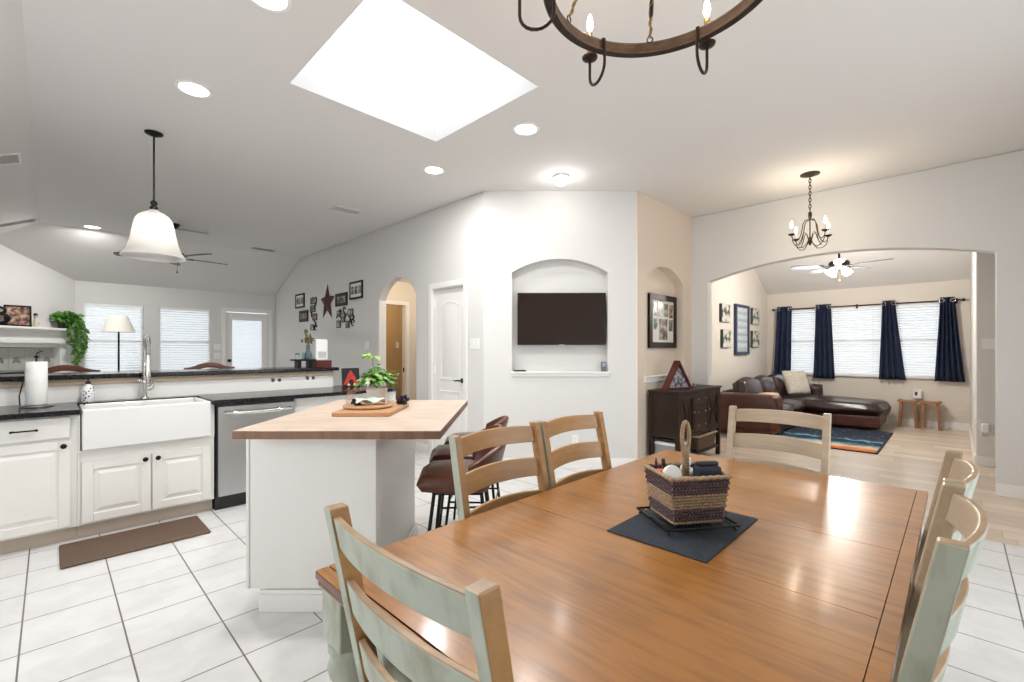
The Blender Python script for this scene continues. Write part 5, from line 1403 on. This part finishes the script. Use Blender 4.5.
# ================================================================== CEILING FIXTURES
def vent(label, x, y, z, w_, d_, rz=0, m_=None, tilt=(0, 0)):
    t = thing('ceiling_vent', label, 'vent', (x, y, z), rz); t.rotation_euler = (tilt[0], tilt[1], rz)
    b = MB(); b.box(-w_ / 2, -d_ / 2, -.008, -w_ / 2 + .02, d_ / 2, 0); b.box(w_ / 2 - .02, -d_ / 2, -.008, w_ / 2, d_ / 2, 0)
    b.box(-w_ / 2 + .02, -d_ / 2, -.008, w_ / 2 - .02, -d_ / 2 + .02, 0); b.box(-w_ / 2 + .02, d_ / 2 - .02, -.008, w_ / 2 - .02, d_ / 2, 0)
    b.build('frame', m_ or WHITE, t, bevel=.002)
    b = MB(); n = max(3, int((d_ - .04) / .02))
    for i in range(n):
        y_ = -d_ / 2 + .02 + (d_ - .04) * (i + .5) / n
        b.hexa([(-w_ / 2 + .02, y_ - .008, -.007), (w_ / 2 - .02, y_ - .008, -.007), (w_ / 2 - .02, y_ - .005, -.008), (-w_ / 2 + .02, y_ - .005, -.008)],
               [(-w_ / 2 + .02, y_ + .004, -.001), (w_ / 2 - .02, y_ + .004, -.001), (w_ / 2 - .02, y_ + .007, -.002), (-w_ / 2 + .02, y_ + .007, -.002)])
    b.build('louvres', m_ or WHITE, t)
    return t
GREYV = mat('grey_vent', (.42, .42, .41), .5)
vent('white louvred ceiling vent out past the island toward the star wall', 2.598, 5.438, CEIL, .36, .20)
vent('grey ceiling vent nearest the sloping ceiling edge', 2.594, 8.60, CEIL, .36, .14, m_=GREYV)
vent('grey ceiling vent just beside the ceiling fan over the bar side', 1.45, 8.02, CEIL, .42, .07, m_=GREYV)
slx = -.32; tl = -math.atan(PITCH)
vent('white vent on the sloping ceiling nearer the kitchen', slx, 5.95, CEIL - PITCH * (XL - slx), .30, .30, 0, tilt=(0, tl))
vent('dark narrow vent on the sloping ceiling nearer the fireplace', slx, 8.75, CEIL - PITCH * (XL - slx), .40, .16, 0, GREYV, tilt=(0, tl))

def can_light(label, x, y, e, r_=.085):
    t = thing('recessed_light', label, 'ceiling light', (x, y, CEIL), 0, 'recessed ceiling lights')
    MB().lathe([(r_, 0), (r_ + .022, 0), (r_ + .020, -.006), (r_ + .002, -.007), (r_ - .004, .0)], 36, cap=False).build('trim_ring', WHITE, t, smooth=40)
    MB().lathe([(0, -.001), (r_ - .002, -.001), (r_ - .002, -.004), (0, -.005)], 36).build('lens', BULBW, t, smooth=40)
    lamp('AREA', 'recessed_lamp', (0, 0, -.014), e, (1, .98, .95), r_ * 1.9, parent=t)
    return t
can_light('recessed light between the pendant and the skylight', .675, 3.649, 34)
can_light('recessed light nearest the round dining chandelier', 2.638, 2.433, 27)
can_light('recessed light between the skylight and the ceiling vent', 2.613, 3.626, 27)
can_light('recessed light at the far hipped end of the ceiling', .42, 8.77, 42)
can_light('recessed light at the upper edge of the picture beside the skylight', .755, 2.43, 34)
t = thing('dome_light', 'small white glowing dome light on the ceiling before the television wall', 'ceiling light', (3.597, 2.839, CEIL))
MB().lathe([(.075, 0), (.085, -.004), (.078, -.022), (.06, -.026), (0, -.026)], 32).build('base', WHITE, t, smooth=40)
MB().lathe([(.066, -.026), (.070, -.045), (.058, -.075), (.032, -.092), (0, -.097)], 32, cap=False).build('glass_dome', BULBW, t, smooth=True)
lamp('POINT', 'dome_lamp', (0, 0, -.16), 4, (1, .97, .92), .07, parent=t)

# pendant with ribbed glass bell
t = thing('pendant_light', 'ribbed clear glass bell pendant on a thin black rod over the sink bar', 'pendant light', (.586, 4.62, CEIL))
MB().lathe([(0, 0), (.062, 0), (.060, -.010), (.035, -.022), (.012, -.03), (0, -.03)], 28).build('canopy', BLACK, t, smooth=40)
MB().cyl((0, 0, -.025), (0, 0, -.56), .007).build('rod', BLACK, t, smooth=40)
MB().lathe([(0, -.545), (.012, -.545), (.024, -.56), (.024, -.575), (.016, -.585), (.028, -.60), (.028, -.615), (.012, -.63), (.012, -.68), (0, -.68)], 20).build('socket', BLACK, t, smooth=40)
def bell(off):
    prof = [(.028, -.622), (.036, -.635), (.070, -.650), (.100, -.672), (.120, -.705), (.132, -.76), (.142, -.82), (.154, -.88), (.172, -.94), (.198, -.985), (.210, -1.0), (.208, -1.006)]
    return [(r_ - off, z) for r_, z in prof]
gm = glass_mat('ribbed_glass', (.86, .85, .83), .12)
nt = gm.node_tree; N = nt.nodes; L = nt.links
df = N.new('ShaderNodeBsdfTranslucent'); df.inputs[0].default_value = (.95, .93, .9, 1)
d2 = N.new('ShaderNodeBsdfDiffuse'); d2.inputs[0].default_value = (.85, .84, .82, 1)
m0 = N.new('ShaderNodeMixShader'); m0.inputs[0].default_value = .5; L.new(df.outputs[0], m0.inputs[1]); L.new(d2.outputs[0], m0.inputs[2])
m1 = N.new('ShaderNodeMixShader'); m1.inputs[0].default_value = .5
src = [l for l in L if l.to_node.type == 'OUTPUT_MATERIAL'][0].from_socket
L.new(src, m1.inputs[1]); L.new(m0.outputs[0], m1.inputs[2]); L.new(m1.outputs[0], N['Material Output'].inputs[0])
b = MB(); S_ = 96
rings = []
for i, (r_, z) in enumerate(bell(0)):
    rings.append([b.v(((r_ + (.0022 if k % 2 else -.0022) * min(1, r_ * 12)) * math.cos(2 * PI * k / S_), (r_ + (.0022 if k % 2 else -.0022) * min(1, r_ * 12)) * math.sin(2 * PI * k / S_), z)) for k in range(S_)])
for A, B in zip(rings, rings[1:]):
    for k in range(S_): b.f([A[k], A[(k + 1) % S_], B[(k + 1) % S_], B[k]])
b.build('glass_shade', gm, t, smooth=True)
MB().tube([(.207 * math.cos(a), .207 * math.sin(a), -1.004) for a in [2 * PI * i / 48 for i in range(48)]], .004, 6, closed=True).build('rim', CGLASS, t, smooth=True)
MB().ball((0, 0, -.745), .034, 16, (1, 1, 1.3)).build('bulb', mat('bright_bulb', (1, 1, 1), .4, emit=((1, .94, .85), 5)), t, smooth=True)
lamp('POINT', 'pendant_lamp', (0, 0, -.80), 2.6, (1, .93, .84), .035, parent=t)

# round dining chandelier
CHX, CHY, CHZ = 1.338, .660, 2.450
t = thing('ring_chandelier', 'large bronze ring chandelier with candle bulbs over the dining table', 'chandelier', (CHX, CHY, CHZ))
RO = .367
MB().lathe([(RO - .026, 0), (RO, 0), (RO + .004, .004), (RO, .012), (RO - .004, .034), (RO, .040), (RO - .006, .045), (RO - .020, .045), (RO - .026, .036), (RO - .022, .03), (RO - .022, .012), (RO - .028, .006), (RO - .026, 0)], 96, cap=False).build('ring', [IRON, mat('rust_brown_iron', (.15, .085, .05), .5, .3, noise=(25, .4))], t, smooth=35,
    pick=lambda f: 1 if (f.normal.x * f.calc_center_median().x + f.normal.y * f.calc_center_median().y) < -.15 else 0)
for k in range(6):
    a = R(4 + 60 * k); d = Vector((math.cos(a), math.sin(a), 0))
    P_ = [d * (RO - .020) + Vector((0, 0, .047)), d * (RO - .031) + Vector((0, 0, .040)), d * (RO - .033) + Vector((0, 0, -.03))]
    P_ += [d * (RO + .024 - .057 * math.cos(q)) + Vector((0, 0, -.045 - .052 * math.sin(q))) for q in [PI * i / 10 for i in range(11)]] + [d * (RO + .081) + Vector((0, 0, .030))]
    MB().tube(P_, .0058, 8).build('arm', IRON, t, smooth=40)
    c_ = d * (RO + .081) + Vector((0, 0, .022))
    MB().lathe([(0, .0), (.012, .0), (.030, .010), (.032, .016), (.012, .020), (.010, .022), (0, .022)], 20, c_).build('bobeche', IRON, t, smooth=40)
    cs_ = MB().lathe([(0, .022), (.011, .022), (.011, .115), (.008, .119), (0, .119)], 16, c_).build('candle_sleeve', mat('aged_brass_sleeve', (.30, .20, .09), .35, .8), t, smooth=40)
    MB().lathe([(0, .119), (.006, .119), (.013, .140), (.012, .160), (.004, .187), (0, .193)], 14, c_).build('bulb', BULB, cs_, smooth=True)
    lamp('POINT', 'candle_lamp', (c_.x, c_.y, .175), 5.0, (1, .80, .56), .02, parent=t)
ROPE = mat('rope_gold', (.40, .26, .10), .6, noise=(70, .7))
hub_z = .50
for k in range(6):
    a = R(33 + 60 * k); d = Vector((math.cos(a), math.sin(a), 0))
    p0 = d * (RO - .022) + Vector((0, 0, .06)); p1 = d * .04 + Vector((0, 0, hub_z))
    dd = (p1 - p0); ln = dd.length; dd.normalize(); s1_ = dd.cross(Vector((0, 0, 1))).normalized(); s2_ = dd.cross(s1_)
    hx = [p0 + dd * (ln * i / 90) + (s1_ * math.cos(i * .8) + s2_ * math.sin(i * .8)) * .0045 for i in range(91)]
    b = MB(); b.tube(hx, .0045, 6); b.tube([p0, p1], .004, 6)
    o = b.build('rope_stay', ROPE, t, smooth=True)
    MB().tube([p0 + dd * ln * q_ for q_ in (.10, .14, .20, .23)], [.005, .0085, .0085, .005], 8).build('dark_bead', IRON, o, smooth=True)
    MB().tube([d * (RO - .022) + Vector((0, 0, .052)) + (s1_ * math.cos(q) * .011 + Vector((0, 0, 1)) * math.sin(q) * .011) for q in [2 * PI * i / 12 for i in range(12)]], .0025, 5, closed=True).build('eyelet', IRON, o, smooth=True)
MB().lathe([(0, hub_z - .03), (.03, hub_z - .02), (.045, hub_z), (.03, hub_z + .02), (.010, hub_z + .03), (.010, hub_z + .06)], 20).build('hub', IRON, t, smooth=40)
MB().lathe([(0, CEIL - CHZ), (.07, CEIL - CHZ), (.068, CEIL - CHZ - .012), (.02, CEIL - CHZ - .03), (.008, CEIL - CHZ - .04), (.008, hub_z + .05), (0, hub_z + .05)], 24).build('canopy', IRON, t, smooth=40)

# small candle chandelier before the wide arch
t = thing('candle_chandelier', 'small bronze candle chandelier with curled arms before the wide arch', 'chandelier', (5.29, 1.039, CEIL))
MB().lathe([(0, 0), (.085, 0), (.085, -.008), (.05, -.018), (.02, -.03), (0, -.032)], 28).build('canopy', IRON, t, smooth=40)
b = MB()
for i in range(11):
    z = -.035 - i * .032; Mx = Matrix.Translation((0, 0, z)) @ Matrix.Rotation(R(90 * (i % 2)), 4, 'Z'); b.M = Mx
    b.tube([(.010 * math.cos(q), 0, .022 * math.sin(q)) for q in [2 * PI * j / 12 for j in range(12)]], .0038, 5, closed=True)
b.build('chain', IRON, t, smooth=True)
b = MB(); b.lathe([(0, -.375), (.014, -.38), (.018, -.41), (.014, -.44), (.006, -.45), (.006, -.62), (.016, -.64), (.020, -.67), (.010, -.70), (0, -.715)], 16); b.build('stem', IRON, t, smooth=40)
for k in range(4):
    a = R(-52 + 90 * k + 12); d = Vector((math.cos(a), math.sin(a), 0)); V3 = Vector
    P_ = [(.012, -.455), (.05, -.46), (.075, -.50), (.085, -.56), (.10, -.62), (.125, -.66), (.155, -.672), (.183, -.655), (.195, -.62)]
    b = MB(); b.tube([d * r_ + V3((0, 0, z)) for r_, z in P_], .0045, 6)
    P2 = [(.018, -.66), (.04, -.70), (.08, -.735), (.13, -.73), (.17, -.70), (.19, -.66)]
    b.tube([d * r_ + V3((0, 0, z)) for r_, z in P2], .004, 6)
    P3_ = [(.018, -.65), (.035, -.60), (.055, -.585), (.075, -.60), (.09, -.65), (.12, -.70)]
    b.tube([d * r_ + V3((0, 0, z)) for r_, z in P3_], .0035, 6)
    o = b.build('arm', IRON, t, smooth=True)
    c_ = d * .195
    MB().lathe([(0, -.622), (.010, -.622), (.032, -.608), (.034, -.602), (.01, -.600), (0, -.600)], 16, c_).build('drip_pan', IRON, o, smooth=40)
    MB().lathe([(0, -.60), (.009, -.60), (.009, -.545), (0, -.545)], 12, c_).build('candle_sleeve', mat('ivory_sleeve', (.8, .75, .65), .5), o, smooth=40)
    MB().lathe([(0, -.545), (.005, -.545), (.014, -.525), (.012, -.505), (.003, -.475), (0, -.47)], 12, c_).build('bulb', BULB, o, smooth=True)
    lamp('POINT', 'candle_lamp', (c_.x, c_.y, -.50), 7, (1, .84, .64), .018, parent=t)

# ceiling fans
BLADE = mat('dark_fan_blade', (.05, .045, .045), .35); BLADE2 = mat('grey_blue_fan_blade', (.30, .33, .38), .35)
def fan(label, x, y, drop, blade, nb, a0, R_, motor, lights, z0=CEIL, group=None):
    t = thing('ceiling_fan', label, 'ceiling fan', (x, y, z0), 0, group)
    MB().lathe([(0, 0), (.075, 0), (.07, -.02), (.045, -.055), (.02, -.07), (0, -.07)], 24).build('canopy', motor, t, smooth=40)
    MB().cyl((0, 0, -.05), (0, 0, -drop + .02), .013).build('downrod', motor, t, smooth=40)
    z = -drop
    MB().lathe([(0, z + .03), (.05, z + .025), (.115, z + .0), (.13, z - .03), (.12, z - .075), (.07, z - .095), (.05, z - .11), (0, z - .115)], 32).build('motor', motor, t, smooth=40)
    for i in range(nb):
        a = R(a0 + 360 / nb * i)
        b = MB(); b.M = Matrix.Rotation(a, 4, 'Z') @ Matrix.Translation((0, 0, z - .06)) @ Matrix.Rotation(R(11), 4, 'X')
        P_ = [(.20, -.045), (.30, -.062), (R_ - .08, -.072), (R_ - .02, -.055), (R_, -.02), (R_, .02), (R_ - .02, .055), (R_ - .08, .072), (.30, .062), (.20, .045)]
        b.prism(P_, -.005, .005, 'xy')
        o = b.build('blade', blade, t, bevel=.002)
        b = MB(); b.M = Matrix.Rotation(a, 4, 'Z') @ Matrix.Translation((0, 0, z - .066)); b.hexa([(.09, -.015, -.006), (.24, -.03, -.006), (.24, .03, -.006), (.09, .015, -.006)], [(.09, -.015, 0), (.24, -.03, 0), (.24, .03, 0), (.09, .015, 0)])
        b.build('blade_iron', motor, o)
    MB().tube([(.04, 0, z - .10), (.04, 0, z - .26)], .002, 5).build('pull_chain', motor, t)
    MB().ball((.04, 0, z - .265), .010, 8, (1, 1, 1.5)).build('pull_knob', motor, t, smooth=True)
    if lights:
        for k in range(4):
            a = R(45 + 90 * k); c_ = (.085 * math.cos(a), .085 * math.sin(a), z - .10)
            o = MB().tube([(.03 * math.cos(a), .03 * math.sin(a), z - .10), (.07 * math.cos(a), .07 * math.sin(a), z - .115)], .012, 8).build('light_arm', motor, t, smooth=40)
            b = MB(); b.M = Matrix.Translation(c_) @ Matrix.Rotation(a, 4, 'Z') @ Matrix.Rotation(R(-38), 4, 'Y')
            b.lathe([(.018, .0), (.03, -.02), (.045, -.06), (.06, -.095), (.058, -.095), (.043, -.06), (.028, -.02), (.0, -.015)], 20, cap=False)
            b.build('glass_shade', mat('glowing_shade', (1, 1, 1), .4, emit=((1, .97, .92), 5)), o, smooth=40)
        lamp('POINT', 'fan_lamp', (0, 0, z - .30), 135, (1, .95, .88), .09, parent=t)
    return t
fan('dark bladed ceiling fan over the seating area beyond the bar', 1.20, 7.76, .40, BLADE, 5, 8, .68, BLACK, False)
fan('ceiling fan with glowing light kit and pale grey blades behind the wide arch', 8.05, 1.22, .46, BLADE2, 5, -27, .62, IRON, True)

# warm lamp of the little hall and a lamp in the tan room
t = thing('hall_light', 'small round light on the ceiling of the narrow hall', 'ceiling light', (3.95, 5.75, 2.44))
MB().lathe([(0, 0), (.10, 0), (.10, -.02), (0, -.02)], 28).build('base', WHITE, t, smooth=40)
MB().lathe([(.09, -.02), (.085, -.05), (.05, -.075), (0, -.082)], 28, cap=False).build('glass_dome', BULBW, t, smooth=True)
lamp('POINT', 'hall_lamp', (0, 0, -.14), 22, (1, .86, .68), .07, parent=t)
lamp('POINT', 'bedroom_lamp', (4.2, 7.4, 2.2), 16, (1, .87, .66), .1)
